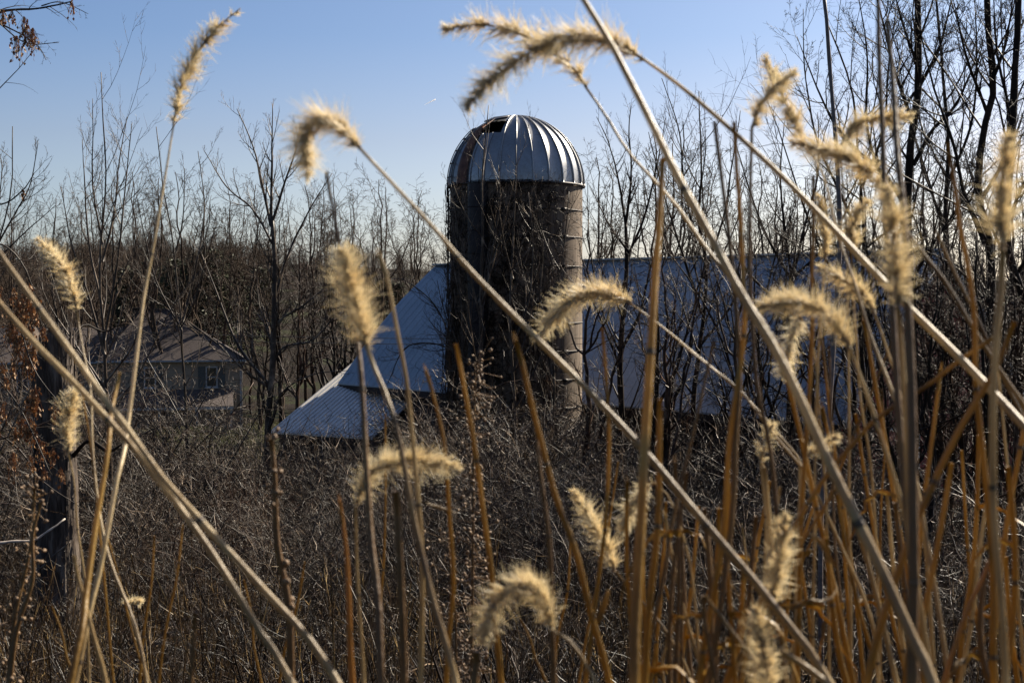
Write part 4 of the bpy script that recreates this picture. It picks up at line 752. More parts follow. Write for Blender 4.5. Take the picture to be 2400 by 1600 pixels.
gn_scatter("yard_grass", "patchy dry and green grass of the yard below the house", V3, np.stack([x, y, gz(x, y)], 1), rng.uniform(0, 6.28, n), rng.uniform(.8, 1.9, n), rng.integers(0, 3, n))
# woods on the far rise, one mass
KW = []
for i in range(4):
    b, c = bare_tree_parts(700 + i, 9, .13, [(9, .2, .98, .34, 45, .08, .1, 5, .5), (6, .15, .98, .5, 45, .05, .14, 4, .6), (4, .2, .98, .5, 45, .03, .14, 3, .7)], .02, 4)
    m_ = MB(); m_.v = b.v + c.v; m_.q = b.q + [q + b.n for q in c.q]; m_.t = b.t; m_.n = b.n + c.n; KW.append(m_.build("far_tree", M["bark_far"], loc=(0, 0, 0), link=False))
x, y = scatter_pts(rng, 3000, 118, 330, HW, lambda x, y, r: (u_of(x, y) < 620) & ~((u_of(x, y) > 400) & (y < 175)) | ((y > 260) & (u_of(x, y) < 1000) & (r.random(len(x)) < .35))); n = len(x)
gn_scatter("far_woods", "brown leafless woods on the far rise behind the house", KW, np.stack([x, y, gz(x, y) - .2], 1), rng.uniform(0, 6.28, n), rng.uniform(.6, 1.0, n), rng.integers(0, 4, n))

# ------------------------------------------------------------------ the tall dry grasses close to the camera
GG = "tall dry grass stems close to the camera"
def to_ground(pts3):
    """carry the stem on from the last seen point down to the bank, bending upright"""
    p = [np.array(q) for q in pts3]; d = p[-1] - p[-2]; d /= np.linalg.norm(d)
    while p[-1][2] > -1.6 and len(p) < 60:
        d = d + np.array([-d[0] * .12, -d[1] * .2, -.12]); d /= np.linalg.norm(d); p.append(p[-1] + d * min(.15, p[-1][2] + 1.66 + .01))
    return p
def stem_mesh(rng, pts, w0, w1, d0, d1, m, root, nodes=True, top="cut", below=True):
    """pts from the top of the stem to the bottom of the picture; widths in photo pixels"""
    n0 = len(pts); q = [P(u, v, d0 + (d1 - d0) * i / (n0 - 1)) for i, (u, v) in enumerate(pts)]
    vis = len(q); q = to_ground(q) if below else q; path = smooth_path(q, 90); s = np.r_[0, np.cumsum(np.linalg.norm(np.diff(path, axis=0), axis=1))]
    vl = np.linalg.norm(np.diff(np.array(q[:vis]), axis=0), axis=1).sum(); f = np.clip(s / vl, 0, 1.0); r = (w0 + (w1 - w0) * f) / 2 / F * (d0 + (d1 - d0) * f)
    # slight kink and swelling at each joint
    js = []; pos = rng.uniform(.05, .2)
    while pos < s[-1]: js.append(pos); pos += rng.uniform(.19, .36)
    for j in js:
        k = int(np.argmin(abs(s - j))); off = rng.normal(size=3) * .0022; path[k:] = path[k:]; r[k] *= 1.06
        path += (np.exp(-((s - j) / .05) ** 2)[:, None]) * off
    b = MB(); b.tubes(path, r, 8)
    if top == "torn":
        t = path[0] - path[2]; t /= np.linalg.norm(t)
        for _ in range(5): o_ = rng.normal(size=3) * r[0] * .5; b.tubes(np.array([path[1] + o_, path[0] + o_ + t * r[0] * rng.uniform(1, 5)]), np.array([r[0] * .4, r[0] * .08]), 4)
    sm_ = b.build("stem", m, root)
    if nodes:
        for j in js:
            k = int(np.argmin(abs(s - j)))
            if 0 < k < 86 and s[k] < vl * 1.05:
                t = path[min(k + 1, 89)] - path[k - 1]; t /= np.linalg.norm(t); h = max(r[k] * .9, .0016); g_ = MB(); c = path[k]
                g_.tubes(np.array([c - t * h * .8, c - t * h * .3, c, c + t * h * .3, c + t * h * .8]), np.array([1.01, 1.08, 1.1, 1.07, 1.01]) * r[k], 8); g_.build("joint", M["node"], root)
    return path
def head_mesh(rng, pts, W, d0, d1, root, dens=1.0):
    """pts from base to tip; W = full width with bristles in photo pixels"""
    n0 = len(pts); q = [P(u, v, d0 + (d1 - d0) * i / max(1, n0 - 1)) for i, (u, v) in enumerate(pts)]; n = 60; path = smooth_path(q, n); dm = (d0 + d1) / 2; L = np.linalg.norm(np.diff(path, axis=0), axis=1).sum(); w_ = .92 * W / F * dm
    h = empty("seed_head", path[0] - np.array(root.location)); h.parent = root; base = path[0]
    rr = .0013 * np.linspace(1.1, .5, n); b = MB(); b.tubes(path, rr, 6); sub(h, b, "rachis", M["grain"], base)
    nc = int(L / .0032 * 3.4 * dens); t = np.sort(rng.random(nc)) * .985; f = t * (n - 1); i = np.clip(f.astype(int), 0, n - 2); pc = path[i] + (path[i + 1] - path[i]) * (f - i)[:, None]; T = path[i + 1] - path[i]; T /= np.linalg.norm(T, axis=1, keepdims=True)
    env = np.clip(np.minimum(1, .45 + t * 5) * np.minimum(1, (1 - t) * 2.2 + .32), .2, 1)
    rv = rng.normal(size=(nc, 3)); rv -= (rv * T).sum(1, keepdims=True) * T; rv /= np.linalg.norm(rv, axis=1, keepdims=True)
    ga = np.radians(rng.uniform(28, 50, nc))[:, None]; G = np.cos(ga) * T + np.sin(ga) * rv; gl = (.0052 * (.8 + .5 * rng.random(nc)) * env ** .5)[:, None] * (w_ / .034) ** .5
    g_ = MB(); g_.tubes(np.stack([pc, pc + G * gl * .5, pc + G * gl * 1.05], 1), np.tile([[.0005, .00095, .00015]], (nc, 1)), 4); sub(h, g_, "spikelets", M["grain"], base)
    nb = 11; K = nc * nb; p0 = np.repeat(pc + G * gl * .35, nb, 0); T2 = np.repeat(T, nb, 0); G2 = np.repeat(G, nb, 0); e2 = np.repeat(env, nb)
    D = G2 * 1.0 + rng.normal(size=(K, 3)) * .36; D /= np.linalg.norm(D, axis=1, keepdims=True); bl = (w_ * .56 * e2 * np.where(rng.random(K) < .4, rng.uniform(.9, 1.7, K), rng.uniform(.35, .9, K)))[:, None]
    p1 = p0 + D * bl * .5; D2 = D + rng.normal(size=(K, 3)) * .22 - T2 * .10; D2 /= np.linalg.norm(D2, axis=1, keepdims=True); p2 = p1 + D2 * bl * .5
    bb = MB(); bb.tubes(np.stack([p0, p1, p2], 1), np.tile([[.00026, .00021, .00006]], (K, 1)) * max(1, dm), 3); sub(h, bb, "bristles", M["bristle"], base)
    return h
def plant(name, label, pts, w0, w1, d0, d1=None, mt="stem", head=None, W=80, seed=0, top="cut", nodes=True, cat="grass stem", group=GG, dens=1.0, dh=None):
    rng = np.random.default_rng(seed + 1000); d1 = d1 or d0; base = P(*pts[-1], d1); o = empty(name, base); tag(o, label, cat, group)
    stem_mesh(rng, pts, w0 * .8, w1 * .8, d0, d1, M[mt], o, nodes, top)
    if head: head_mesh(rng, head, W, d0, dh or d0, o, dens)
    return o
H = "foxtail_plant"; ST = "reed_plant"
# --- with seed heads
plant(H, "purplish bottlebrush seed head standing free against the blue sky at upper left", [(399, 285), (380, 400), (358, 526), (330, 681), (317, 789), (294, 985), (287, 1039), (270, 1096), (229, 1308), (200, 1411), (165, 1568)], 5, 17, 1.45, 1.2, head=[(398, 288), (414, 210), (440, 145), (485, 78), (552, 20)], W=62, seed=1, dh=1.5, dens=.62)
plant(H, "fluffy cream seed head curled right over like a hook left of the silo dome", [(828, 342), (930, 452), (1010, 540), (1080, 622), (1200, 745), (1310, 855), (1430, 980), (1530, 1090), (1690, 1275), (1800, 1420), (1905, 1568)], 9, 27, 1.0, .9, head=[(828, 342), (795, 300), (750, 278), (712, 292), (702, 340), (708, 405)], W=104, seed=2, dens=1.35)
plant(H, "largest arching seed head passing above the silo, tip pointing down left", [(1470, 130), (1560, 195), (1660, 280), (1780, 390), (1900, 510), (2030, 640), (2170, 785), (2270, 890), (2352, 978), (2440, 1075)], 9, 27, 1.2, .9, head=[(1480, 138), (1420, 100), (1350, 84), (1290, 88), (1220, 118), (1150, 165), (1105, 205), (1068, 255)], W=104, seed=3, dh=1.15, dens=.9)
plant(H, "arching seed head above the silo whose tip reaches farthest left", [(1345, 195), (1400, 265), (1450, 350), (1500, 410), (1560, 480), (1600, 540), (1650, 610), (1712, 690), (1790, 800), (1850, 940), (1960, 1180), (2060, 1568)], 7, 15, 1.35, 1.2, head=[(1348, 200), (1320, 160), (1270, 120), (1200, 80), (1140, 62), (1080, 58), (1015, 70)], W=86, seed=4, dens=.6)
plant(H, "plump upright cream seed head in front of the left end of the barn roof", [(838, 790), (860, 862), (885, 930), (920, 1075), (960, 1240), (1000, 1400), (1048, 1568)], 12, 21, .95, .88, head=[(842, 800), (830, 740), (808, 670), (790, 600), (783, 575)], W=106, seed=5, dens=1.5)
plant(H, "arched seed head over the right side of the silo wall", [(1452, 700), (1520, 750), (1600, 815), (1700, 900), (1790, 1000), (1860, 1120), (1960, 1568)], 5, 9, 1.5, head=[(1452, 698), (1415, 680), (1370, 672), (1320, 688), (1275, 725), (1232, 778)], W=84, seed=6)
plant(H, "arched tan seed head low in front of the brambles left of centre", [(818, 1160), (822, 1230), (830, 1350), (836, 1568)], 7, 12, 1.1, head=[(818, 1160), (838, 1105), (885, 1068), (940, 1056), (1000, 1060), (1052, 1074)], W=82, seed=7, dens=1.35)
plant(H, "arched fuzzy seed head near the bottom centre of the picture", [(1262, 1440), (1296, 1458), (1330, 1500), (1372, 1568)], 8, 11, .95, head=[(1268, 1446), (1255, 1390), (1225, 1352), (1185, 1346), (1140, 1378), (1118, 1430), (1108, 1478)], W=88, seed=8, dens=1.4)
plant(H, "thin seed head slanting up left above the bottom centre", [(1412, 1312), (1440, 1352), (1478, 1396), (1540, 1480), (1590, 1568)], 6, 9, 1.35, head=[(1412, 1312), (1392, 1255), (1362, 1205), (1320, 1128)], W=66, seed=9)
plant(H, "short seed head leaning left beside the thick amber stem", [(1500, 1105), (1530, 1130), (1560, 1200), (1590, 1330), (1610, 1568)], 5, 9, 1.3, head=[(1502, 1108), (1475, 1130), (1450, 1165), (1430, 1218)], W=62, seed=10)
plant(H, "small seed head with tip to the upper left in front of the stump top", [(176, 712), (189, 823), (203, 924), (213, 1040), (226, 1160), (250, 1280), (304, 1437), (337, 1568)], 5, 9, 1.6, 1.4, head=[(176, 714), (168, 668), (140, 610), (85, 550)], W=58, seed=11)
plant(H, "faint tan seed head hanging upright in front of the stump foot", [(157, 1040), (172, 1110), (182, 1200), (196, 1330), (205, 1568)], 4, 8, 1.7, head=[(157, 1040), (154, 990), (160, 940), (172, 898)], W=60, seed=12)
plant(H, "seed head bent to the upper right on a dark stem right of the silo", [(1727, 292), (1724, 420), (1722, 530), (1722, 655), (1735, 860), (1770, 1040), (1790, 1250), (1800, 1568)], 9, 14, 1.15, mt="brown_stem", head=[(1727, 295), (1748, 238), (1782, 196), (1828, 166)], W=68, seed=13)
plant(H, "pale seed head crossing the bent one, tip at its top left", [(1845, 325), (1890, 400), (1926, 540), (1960, 637), (2000, 772), (2040, 874), (2080, 1000), (2130, 1250), (2180, 1568)], 5, 14, 1.3, 1.1, head=[(1845, 328), (1822, 270), (1790, 205), (1757, 130)], W=66, seed=14)
plant(H, "pale arching seed head with its tip at the left before the right tree tops", [(2035, 450), (2105, 560), (2180, 650), (2250, 770), (2310, 870), (2380, 980)], 8, 14, 1.15, head=[(2040, 455), (2000, 402), (1950, 365), (1890, 342), (1818, 328)], W=86, seed=15)
plant(H, "arching seed head with its tip at the right behind the two dark upright stems", [(1928, 335), (1938, 480), (1945, 640), (1950, 900), (1955, 1568)], 5, 9, 1.4, head=[(1928, 338), (1960, 295), (2010, 272), (2050, 270), (2095, 266)], W=64, seed=16)
plant(H, "broad pale upright seed head at right below the two dark stems", [(2062, 705), (2070, 800), (2080, 940), (2085, 1200), (2090, 1568)], 14, 19, .85, head=[(2062, 705), (2058, 620), (2050, 540), (2040, 430)], W=92, seed=17, dens=1.1)
plant(H, "big pale ragged seed head at the right picture edge", [(2304, 575), (2300, 650), (2290, 760), (2285, 900), (2295, 1100), (2310, 1568)], 18, 22, .78, head=[(2304, 575), (2300, 500), (2305, 410), (2318, 315)], W=104, seed=18, dens=1.1)
plant(H, "small upright seed head left of the little leaning one, above the barn ridge", [(1896, 595), (1886, 700), (1876, 850), (1872, 1100), (1870, 1568)], 6, 9, 1.3, head=[(1896, 596), (1893, 540), (1888, 490), (1880, 448)], W=50, seed=19)
plant(H, "little seed head leaning right, just above the barn ridge", [(1955, 578), (1962, 700), (1985, 900), (2010, 1200), (2020, 1568)], 5, 9, 1.4, head=[(1955, 580), (1957, 530), (1972, 490), (1994, 464)], W=56, seed=20)
plant(H, "seed head slanting down right across the dense stems", [(2008, 718), (2045, 820), (2085, 960), (2120, 1200), (2150, 1568)], 6, 12, 1.25, head=[(2010, 722), (1985, 680), (1945, 645), (1880, 615)], W=58, seed=21)
plant(H, "wide arched tan seed head in front of the right part of the barn roof", [(1950, 795), (1990, 905), (2030, 1026), (2080, 1200), (2140, 1568)], 9, 17, .95, head=[(1952, 800), (1918, 740), (1870, 705), (1810, 695), (1742, 705)], W=84, seed=22, dens=1.3)
plant(H, "short seed head drooping under the wide arched one", [(1838, 725), (1870, 800), (1890, 950), (1900, 1200), (1905, 1568)], 5, 8, 1.3, head=[(1838, 725), (1820, 770), (1808, 815), (1798, 868)], W=56, seed=23)
plant(H, "upright seed head in the lower dense stems", [(1768, 1392), (1765, 1450), (1760, 1568)], 9, 11, 1.0, head=[(1770, 1395), (1782, 1330), (1795, 1260), (1802, 1180)], W=72, seed=24, dens=1.3)
plant(H, "blurred upright seed head at the very bottom of the dense stems", [(1768, 1600), (1766, 1700)], 9, 11, .9, head=[(1770, 1600), (1762, 1540), (1748, 1470), (1735, 1400)], W=80, seed=25, dens=1.3)
plant(H, "tiny golden seed head beside the big diagonal stem", [(1850, 1050), (1840, 1120), (1830, 1300), (1825, 1568)], 5, 8, 1.2, head=[(1850, 1050), (1885, 1025), (1922, 1002)], W=46, seed=26)
plant(H, "tiny round seed head left of the tiny golden one", [(1745, 1062), (1748, 1150), (1752, 1300), (1760, 1568)], 5, 8, 1.3, head=[(1745, 1062), (1760, 1020), (1775, 972)], W=46, seed=27)
plant(H, "tiny seed head low in the weeds at bottom left", [(290, 1395), (310, 1450), (340, 1568)], 3, 5, 2.4, head=[(290, 1396), (300, 1384), (325, 1380)], W=28, seed=28)
# --- stems without heads
plant(ST, "upper of two long pale stems sloping down right from the left edge", [(-60, 490), (0, 583), (81, 695), (169, 816), (250, 928), (304, 999), (364, 1080), (430, 1150), (500, 1225), (607, 1352), (688, 1443), (776, 1568)], 14, 23, .98, .86, seed=30)
plant(ST, "lower of two long pale stems sloping down right from the left edge", [(-60, 620), (0, 698), (81, 789), (169, 877), (287, 1005), (350, 1085), (422, 1178), (506, 1299), (590, 1440), (671, 1568)], 15, 22, 1.0, .9, seed=31)
plant(ST, "thickest pale stem crossing the whole picture from the top edge to bottom right", [(1310, -60), (1340, 0), (1400, 95), (1450, 190), (1520, 315), (1600, 455), (1650, 560), (1700, 670), (1770, 785), (1830, 900), (1890, 1040), (1950, 1170), (2030, 1330), (2110, 1500), (2150, 1590)], 15, 34, .95, .74, seed=32)
plant(ST, "broken stem left of the hooked seed head, its top above the plump head", [(750, 396), (768, 500), (785, 595), (812, 740), (825, 860), (838, 1039), (852, 1241), (868, 1376), (875, 1568)], 8, 24, 1.05, .9, mt="brown_stem", seed=33, top="torn")
plant(ST, "torn topped tan stem crossing the left end of the barn roof", [(868, 583), (885, 620), (919, 796), (932, 863), (946, 992), (950, 1039), (966, 1241), (969, 1359), (966, 1568)], 10, 16, 1.05, seed=34, top="torn")
plant(ST, "short amber stem ending at the barn eave left of the silo", [(978, 853), (1003, 935), (1027, 1046), (1037, 1207), (1042, 1343), (1030, 1464), (1025, 1568)], 9, 14, 1.15, mt="amber", seed=35, top="torn")
plant(ST, "amber stem with a rounded top at the left edge of the silo", [(1047, 789), (1060, 857), (1074, 941), (1090, 1046), (1108, 1174), (1128, 1308), (1135, 1410), (1151, 1568)], 11, 17, 1.1, mt="amber", seed=36)
plant(ST, "amber stem starting in the middle of the silo and leaning right", [(1184, 783), (1202, 840), (1223, 924), (1256, 1026), (1291, 1156), (1324, 1258), (1357, 1410), (1400, 1568)], 13, 20, 1.0, mt="amber", seed=37, top="torn")
plant(ST, "faint brown stem under the middle of the silo", [(1228, 920), (1233, 1039), (1243, 1174), (1260, 1343), (1273, 1568)], 9, 17, 1.05, mt="brown_stem", seed=38)
plant(ST, "thick brown stub under the low tan seed head", [(910, 1127), (919, 1313), (929, 1568)], 20, 23, .9, mt="brown_stem", seed=39)
plant(ST, "short thick stub at the bottom centre", [(1095, 1494), (1090, 1568)], 22, 24, .85, mt="brown_stem", seed=40)
plant(ST, "glowing orange stem left of the low tan seed head", [(780, 1150), (789, 1210), (797, 1282), (801, 1376), (804, 1568)], 9, 19, 1.0, mt="orange_stem", seed=41, top="torn")
plant(ST, "thin leaning stem with a blunt top at bottom left", [(170, 1275), (180, 1330), (196, 1394), (215, 1480), (240, 1590)], 9, 16, 1.1, mt="stem", seed=42)
plant(ST, "short brown stub standing left of the dark knobby weed", [(449, 1404), (446, 1480), (443, 1568)], 12, 14, 1.0, mt="brown_stem", seed=43)
plant(ST, "amber stem leaning right beside the long purplish headed stem", [(275, 863), (257, 958), (250, 1039), (220, 1207), (199, 1352), (189, 1443), (160, 1580)], 8, 22, 1.15, 1.0, mt="amber", seed=44, top="torn")
plant(ST, "thin straight stem rising beside the stump foot", [(185, 880), (205, 1000), (217, 1100), (226, 1180)], 4, 6, 1.7, mt="amber", seed=45)
plant(ST, "thin stem fallen across the weeds below the two long pale stems", [(240, 1210), (262, 1300), (300, 1440), (335, 1568)], 4, 6, 1.8, mt="amber", seed=46)
plant(ST, "thick amber stem with a dark top crossing the right part of the barn roof", [(1522, 365), (1515, 500), (1503, 660), (1494, 800), (1482, 1000), (1472, 1200), (1460, 1400), (1452, 1568)], 15, 34, .95, .8, mt="amber", seed=47)
plant(ST, "thin amber stem right of the silo foot with a pointed top", [(1383, 753), (1392, 857), (1398, 958), (1398, 1039), (1388, 1207), (1345, 1568)], 9, 13, 1.15, mt="amber", seed=48)
plant(ST, "stub beside the thick amber stem, ending below the barn eave", [(1516, 915), (1512, 1000), (1505, 1150), (1490, 1350), (1480, 1568)], 14, 22, .95, mt="amber", seed=49)
plant(ST, "leftmost dark topped stem of the dense stand right of the barn centre", [(1641, 280), (1662, 439), (1676, 530), (1695, 700), (1700, 850), (1690, 1000), (1680, 1200), (1630, 1568)], 11, 18, 1.05, mt="brown_stem", seed=50)
plant(ST, "orange brown upright stem next to the leftmost dark topped one", [(1686, 280), (1693, 405), (1702, 530), (1700, 720), (1683, 890), (1672, 1040), (1660, 1240), (1610, 1568)], 11, 17, 1.05, mt="amber", seed=51)
plant(ST, "thin amber stem rising just right of the big arched head", [(1868, 402), (1868, 530), (1865, 620), (1866, 756), (1855, 960), (1840, 1200), (1830, 1568)], 9, 15, 1.15, mt="amber", seed=52)
plant(ST, "left one of two long dark stems reaching up at the right, leaving the top edge", [(2016, -60), (2020, 152), (2031, 337), (2040, 500), (2050, 700), (2060, 900), (2080, 1200), (2100, 1568)], 12, 24, 1.0, .85, mt="brown_stem", seed=53)
plant(ST, "right one of two long dark stems at the right, with a broken top", [(2034, 44), (2041, 203), (2055, 337), (2075, 490), (2085, 700), (2095, 1000), (2092, 1568)], 13, 32, .95, .8, mt="brown_stem", seed=54, top="torn")
plant(ST, "stout amber stem with a cut top near the right edge", [(2176, 328), (2193, 422), (2206, 530), (2223, 604), (2243, 739), (2247, 857), (2260, 1040), (2280, 1300), (2290, 1568)], 11, 20, 1.0, mt="amber", seed=55)
plant(ST, "amber stem crossing the dense stand from right to lower left", [(2290, 770), (2200, 830), (2130, 885), (2014, 960), (1950, 1030), (1880, 1120), (1800, 1260), (1740, 1400), (1700, 1568)], 12, 15, 1.05, mt="amber", seed=56)
plant(ST, "wide amber stem leaning down left in the right corner", [(2330, 740), (2280, 860), (2220, 950), (2160, 1060), (2100, 1200), (2040, 1380), (1990, 1568)], 15, 24, .9, mt="amber", seed=57)
plant(ST, "thin stem slanting down right from the ridge end of the barn", [(2150, 530), (2200, 640), (2250, 740), (2300, 860), (2352, 960), (2420, 1090)], 8, 11, 1.2, mt="stem", seed=58)
plant(ST, "bright orange stem leaning right near the bottom right corner", [(2290, 1240), (2260, 1320), (2220, 1400), (2190, 1480), (2160, 1568)], 10, 16, 1.0, mt="orange_stem", seed=59)
plant(ST, "stem folded over at a sharp bend, bottom of the dense stand", [(1615, 1368), (1618, 1420), (1632, 1500), (1650, 1600)], 12, 13, .95, mt="brown_stem", seed=60)
plant(ST, "broken pale piece hanging from the folded stem", [(1617, 1366), (1660, 1420), (1700, 1475), (1735, 1520), (1760, 1600)], 10, 11, .95, mt="stem", seed=61)
plant(ST, "pale blunt stem lying across the bottom edge of the dense stand", [(1795, 1495), (1850, 1530), (1900, 1568), (1950, 1610)], 18, 20, .85, mt="stem", seed=62)
plant(ST, "left leaning stem under the barn centre that ends in a dry tip", [(1640, 785), (1622, 860), (1600, 960), (1575, 1060), (1540, 1200), (1500, 1400), (1470, 1568)], 8, 13, 1.1, mt="brown_stem", seed=63)
plant(ST, "pale thin stick slanting right across the dark barn foot", [(1560, 785), (1620, 835), (1700, 900), (1760, 980), (1830, 1060), (1860, 1100), (1930, 1250), (1990, 1400), (2010, 1568)], 5, 11, 1.3, mt="stem", seed=64)
# --- the rest of the dense stand
rng = np.random.default_rng(4242)
DG = "amber stems of the dense stand at the right"
seen_l = {}; stand = []
where = {0: "behind the bend of the folded stem", 1: "between the thick amber stem and the stand", 2: "under the wide arched seed head", 3: "below the broad pale seed head", 4: "around the stout amber stem", 5: "at the right picture edge"}
for i in range(54):
    ub = rng.uniform(1480, 2400) if i > 8 else rng.uniform(1440, 1700); vt = rng.uniform(700, 1300) + (250 if ub < 1640 else 0); lean = rng.normal() * .17; ln = 1620 - vt; cv = rng.normal() * 12; ut = ub - lean * ln
    k = int(np.clip((ub - 1440) / 160, 0, 5)); d = rng.uniform(.95, 1.7); w_ = .0062 * F / d * rng.uniform(.55, 1.15)
    pts = [(ut + (ub - ut) * t + cv * math.sin(t * 3.1), vt + ln * t) for t in (0, .25, .5, .75, 1)]; m_ = ["amber", "amber", "stem", "brown_stem"][rng.integers(4)]
    hd = None
    col = {"amber": "amber", "stem": "pale", "brown_stem": "brown"}[m_]
    ht = "tall" if vt < 780 else "middling" if vt < 1050 else "short"; le = "leaning left" if lean > .08 else "leaning right" if lean < -.08 else "upright"; tk = "thick" if w_ > 15 else "thin"
    lab = f"{tk} {ht} {col} stem {le} {where[k]}"; c_ = seen_l.get(lab, 0); seen_l[lab] = c_ + 1
    if c_: lab = f"{ORD[c_]} " + lab
    st0 = plant(ST, lab, pts, w_ * .7, w_, d, mt=m_, seed=100 + i, top="torn" if i % 3 == 0 else "cut", group=DG); stand.append((st0, pts, d))
def hang_blade(parent, u, v, d, L, w_, side, seed):
    rg = np.random.default_rng(seed); n = 12; t = np.linspace(0, 1, n)[:, None]; p0 = P(u, v, d); q = p0 + np.hstack([side * L * .55 * t ** .8, -.02 * t, L * (.35 * t - 1.05 * t ** 2)]) + np.cumsum(rg.normal(size=(n, 3)) * .0025, 0)
    tg = np.gradient(q, axis=0); tg /= np.linalg.norm(tg, axis=1, keepdims=True); tw = np.linspace(0, rg.uniform(1, 4), n)[:, None]; a = np.cross(tg, [0, 1, .2]); a /= np.linalg.norm(a, axis=1, keepdims=True); b_ = np.cross(tg, a); sd = a * np.cos(tw) + b_ * np.sin(tw); nn = np.cross(tg, sd)
    ww = w_ * np.clip(1.05 - t ** 2, .06, 1); V = np.concatenate([q + sd * ww + nn * ww * .6, q, q - sd * ww + nn * ww * .6, q + sd * ww + nn * (ww * .6 - .0003), q - nn * .0003, q - sd * ww + nn * (ww * .6 - .0003)]); I = np.arange(6 * n).reshape(6, n); m = MB()
    m.add(V, np.concatenate([np.stack([I[x, :-1], I[y, :-1], I[y, 1:], I[x, 1:]], 1) for x, y in ((0, 1), (1, 2), (4, 3), (5, 4), (3, 0), (2, 5))])); m.build("leaf_blade", M["stem" if seed % 2 else "amber"], parent)
rl = np.random.default_rng(31)
for i_, (st_, pts_, d_) in enumerate(stand):
    if i_ % 2 == 0:
        k_ = rl.integers(1, 3); f_ = rl.random(); u_, v_ = [pts_[k_][c] * (1 - f_) + pts_[k_ + 1][c] * f_ for c in (0, 1)]
        hang_blade(st_, u_, v_, d_, rl.uniform(.05, .14), rl.uniform(.0016, .0032), rl.choice([-1, 1]), 900 + i_)
# a few thin stems among the weeds in the lower left and centre
for i, (ut, vt, ub, lab) in enumerate([(118, 1390, 175, "thin golden stem left of the blunt topped stem at bottom left"), (420, 1205, 365, "thin golden stem right of the tiny seed head"), (355, 1230, 320, "thin golden stem crossing the tiny seed head"), (700, 1290, 640, "faint golden stem leaning right behind the dark knobby weed"), (1195, 1420, 1255, "thin stem behind the arched fuzzy head at the bottom"), (560, 1330, 600, "thin golden stem between the lower ends of the two long pale stems"), (1310, 1230, 1270, "thin amber stem left of the thin slanting seed head"), (1420, 1060, 1330, "thin amber stem crossing the slanting seed head"), (885, 950, 872, "short thin stem with a small bud before the dark shed wall")]):
    plant(ST, lab, [(ut, vt), ((ut * 2 + ub) / 3 + 4, (vt * 2 + 1568) / 3), ((ut + ub * 2) / 3 - 3, (vt + 2 * 1568) / 3), (ub, 1568)], 5, 8, 1.7, mt="amber", seed=300 + i)
# dark knobby weeds
def weed(name, label, pts, w0, w1, d, seed, clots, side):
    rng = np.random.default_rng(seed); o = empty(name, P(*pts[-1], d)); tag(o, label, "dead weed"); path = stem_mesh(rng, pts, w0, w1, d, d, M["brown_stem"], o, nodes=False)
    b = MB(); K = clots; t = rng.random(K) ** 1.2 * .5; i = (t * 89).astype(int); rv = rng.normal(size=(K, 3)) * side; c = path[i] + rv; s_ = rng.uniform(.0022, .0045, K)[:, None]
    dr = rng.normal(size=(K, 3)); dr /= np.linalg.norm(dr, axis=1, keepdims=True)
    b.tubes(np.stack([c - dr * s_, c - dr * s_ * .4, c + dr * s_ * .4, c + dr * s_], 1), s_ * np.array([[.15, .8, .75, .1]]), 6); tag(b.build("seed_clots", M["seedclot"], o), kind="stuff")
    t2 = MB(); t2.tubes(np.stack([path[i], (path[i] + c) / 2 + rng.normal(size=(K, 3)) * .001, c], 1), np.full((K, 3), .0006), 3); t2.build("stalklets", M["brown_stem"], o)
M["seedclot"] = simple("seed_clots", [(.3, (.07, .04, .02)), (.55, (.19, .11, .05)), (.8, (.36, .24, .12))], scale=60, rough=.7)
weed("dead_weed", "dark knobby weed stalk rising from the bottom edge below the shed roof", [(622, 1000), (632, 1096), (645, 1250), (665, 1380), (668, 1568)], 12, 20, 1.3, 61, 70, .004)
weed("dead_weed", "weed stalk with clustered brown seed clots in front of the silo foot", [(1096, 830), (1090, 930), (1088, 1060), (1086, 1250), (1084, 1568)], 4, 8, 2.4, 62, 420, .016)
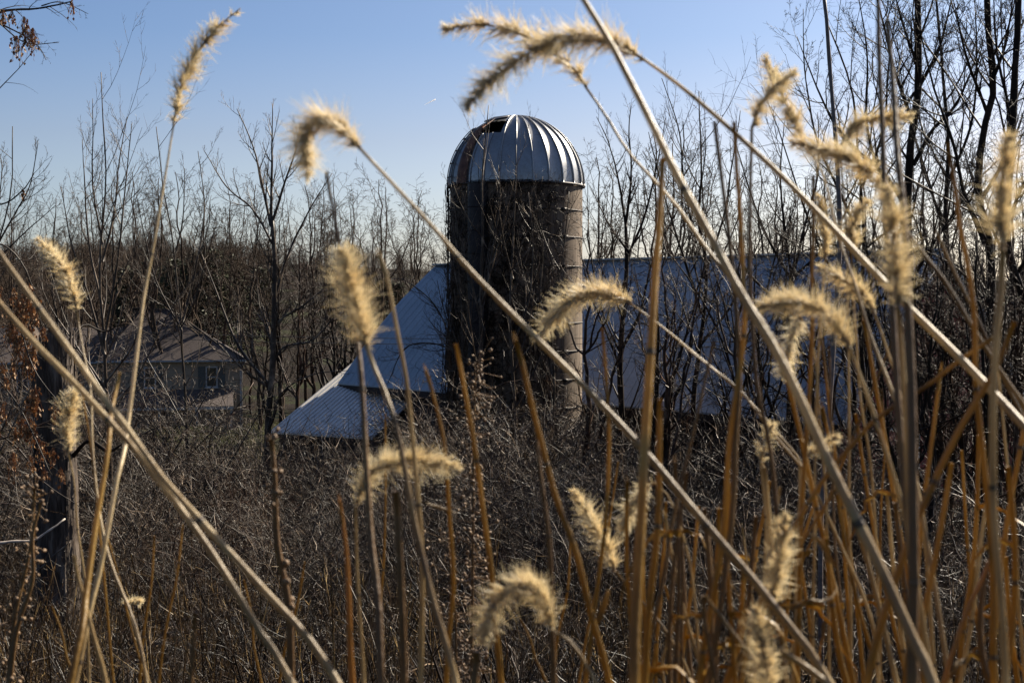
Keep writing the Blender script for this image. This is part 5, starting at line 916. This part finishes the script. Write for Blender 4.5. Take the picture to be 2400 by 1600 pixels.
weed("dead_weed", "thin weed with sparse seed clots left of the amber stem at the silo edge", [(1030, 1240), (1035, 1320), (1042, 1420), (1050, 1568)], 3, 6, 2.4, 63, 160, .02)
weed("dead_weed", "dark weed with small clots at the far bottom left", [(80, 1120), (70, 1250), (40, 1400), (20, 1568)], 6, 12, 2.0, 64, 220, .012)
weed("dead_weed", "forked woody weed stem beside the fallen white branch", [(96, 1150), (78, 1230), (76, 1330), (40, 1440), (22, 1568)], 7, 13, 1.9, 65, 20, .004)
# curled dry leaf blades caught in the stand
def blade(label, pts, w_, d, seed):
    rng = np.random.default_rng(seed); q = smooth_path([P(u, v, d + .01 * i) for i, (u, v) in enumerate(pts)], 16); tg = np.gradient(q, axis=0); tg /= np.linalg.norm(tg, axis=1, keepdims=True); sd = np.cross(tg, [0, 1, .3]); sd /= np.linalg.norm(sd, axis=1, keepdims=True); nn = np.cross(tg, sd)
    ww = w_ / 2 / F * d * np.sin(np.linspace(.35, math.pi - .12, 16))[:, None]; V = np.concatenate([q + sd * ww + nn * ww * .5, q, q - sd * ww + nn * ww * .5, q + sd * ww + nn * (ww * .5 - .0004), q - nn * .0004, q - sd * ww + nn * (ww * .5 - .0004)])
    I = np.arange(96).reshape(6, 16); b = MB()
    for a, c in ((0, 1), (1, 2), (4, 3), (5, 4), (3, 0), (2, 5)): b.add(V if a == 0 and c == 1 else V, np.stack([I[a, :-1], I[c, :-1], I[c, 1:], I[a, 1:]], 1))
    tag(b.build("dry_leaf_blade", M["stem"], loc=q[0]), label, "leaf blade")
blade("bright curled leaf blade at the bottom centre right", [(1397, 1355), (1388, 1385), (1375, 1420), (1365, 1445)], 16, 1.0, 1)
blade("pale leaf blade curling over the brambles beside the thick crossing stem", [(1860, 1225), (1885, 1245), (1905, 1280), (1925, 1310)], 13, 1.0, 2)
blade("thin curled leaf strip under the pale curling blade", [(1862, 1375), (1885, 1380), (1910, 1370), (1925, 1345)], 8, 1.0, 3)
blade("orange dry leaf strip right of the low tan seed head", [(980, 1155), (1010, 1165), (1050, 1178)], 8, 1.2, 4)
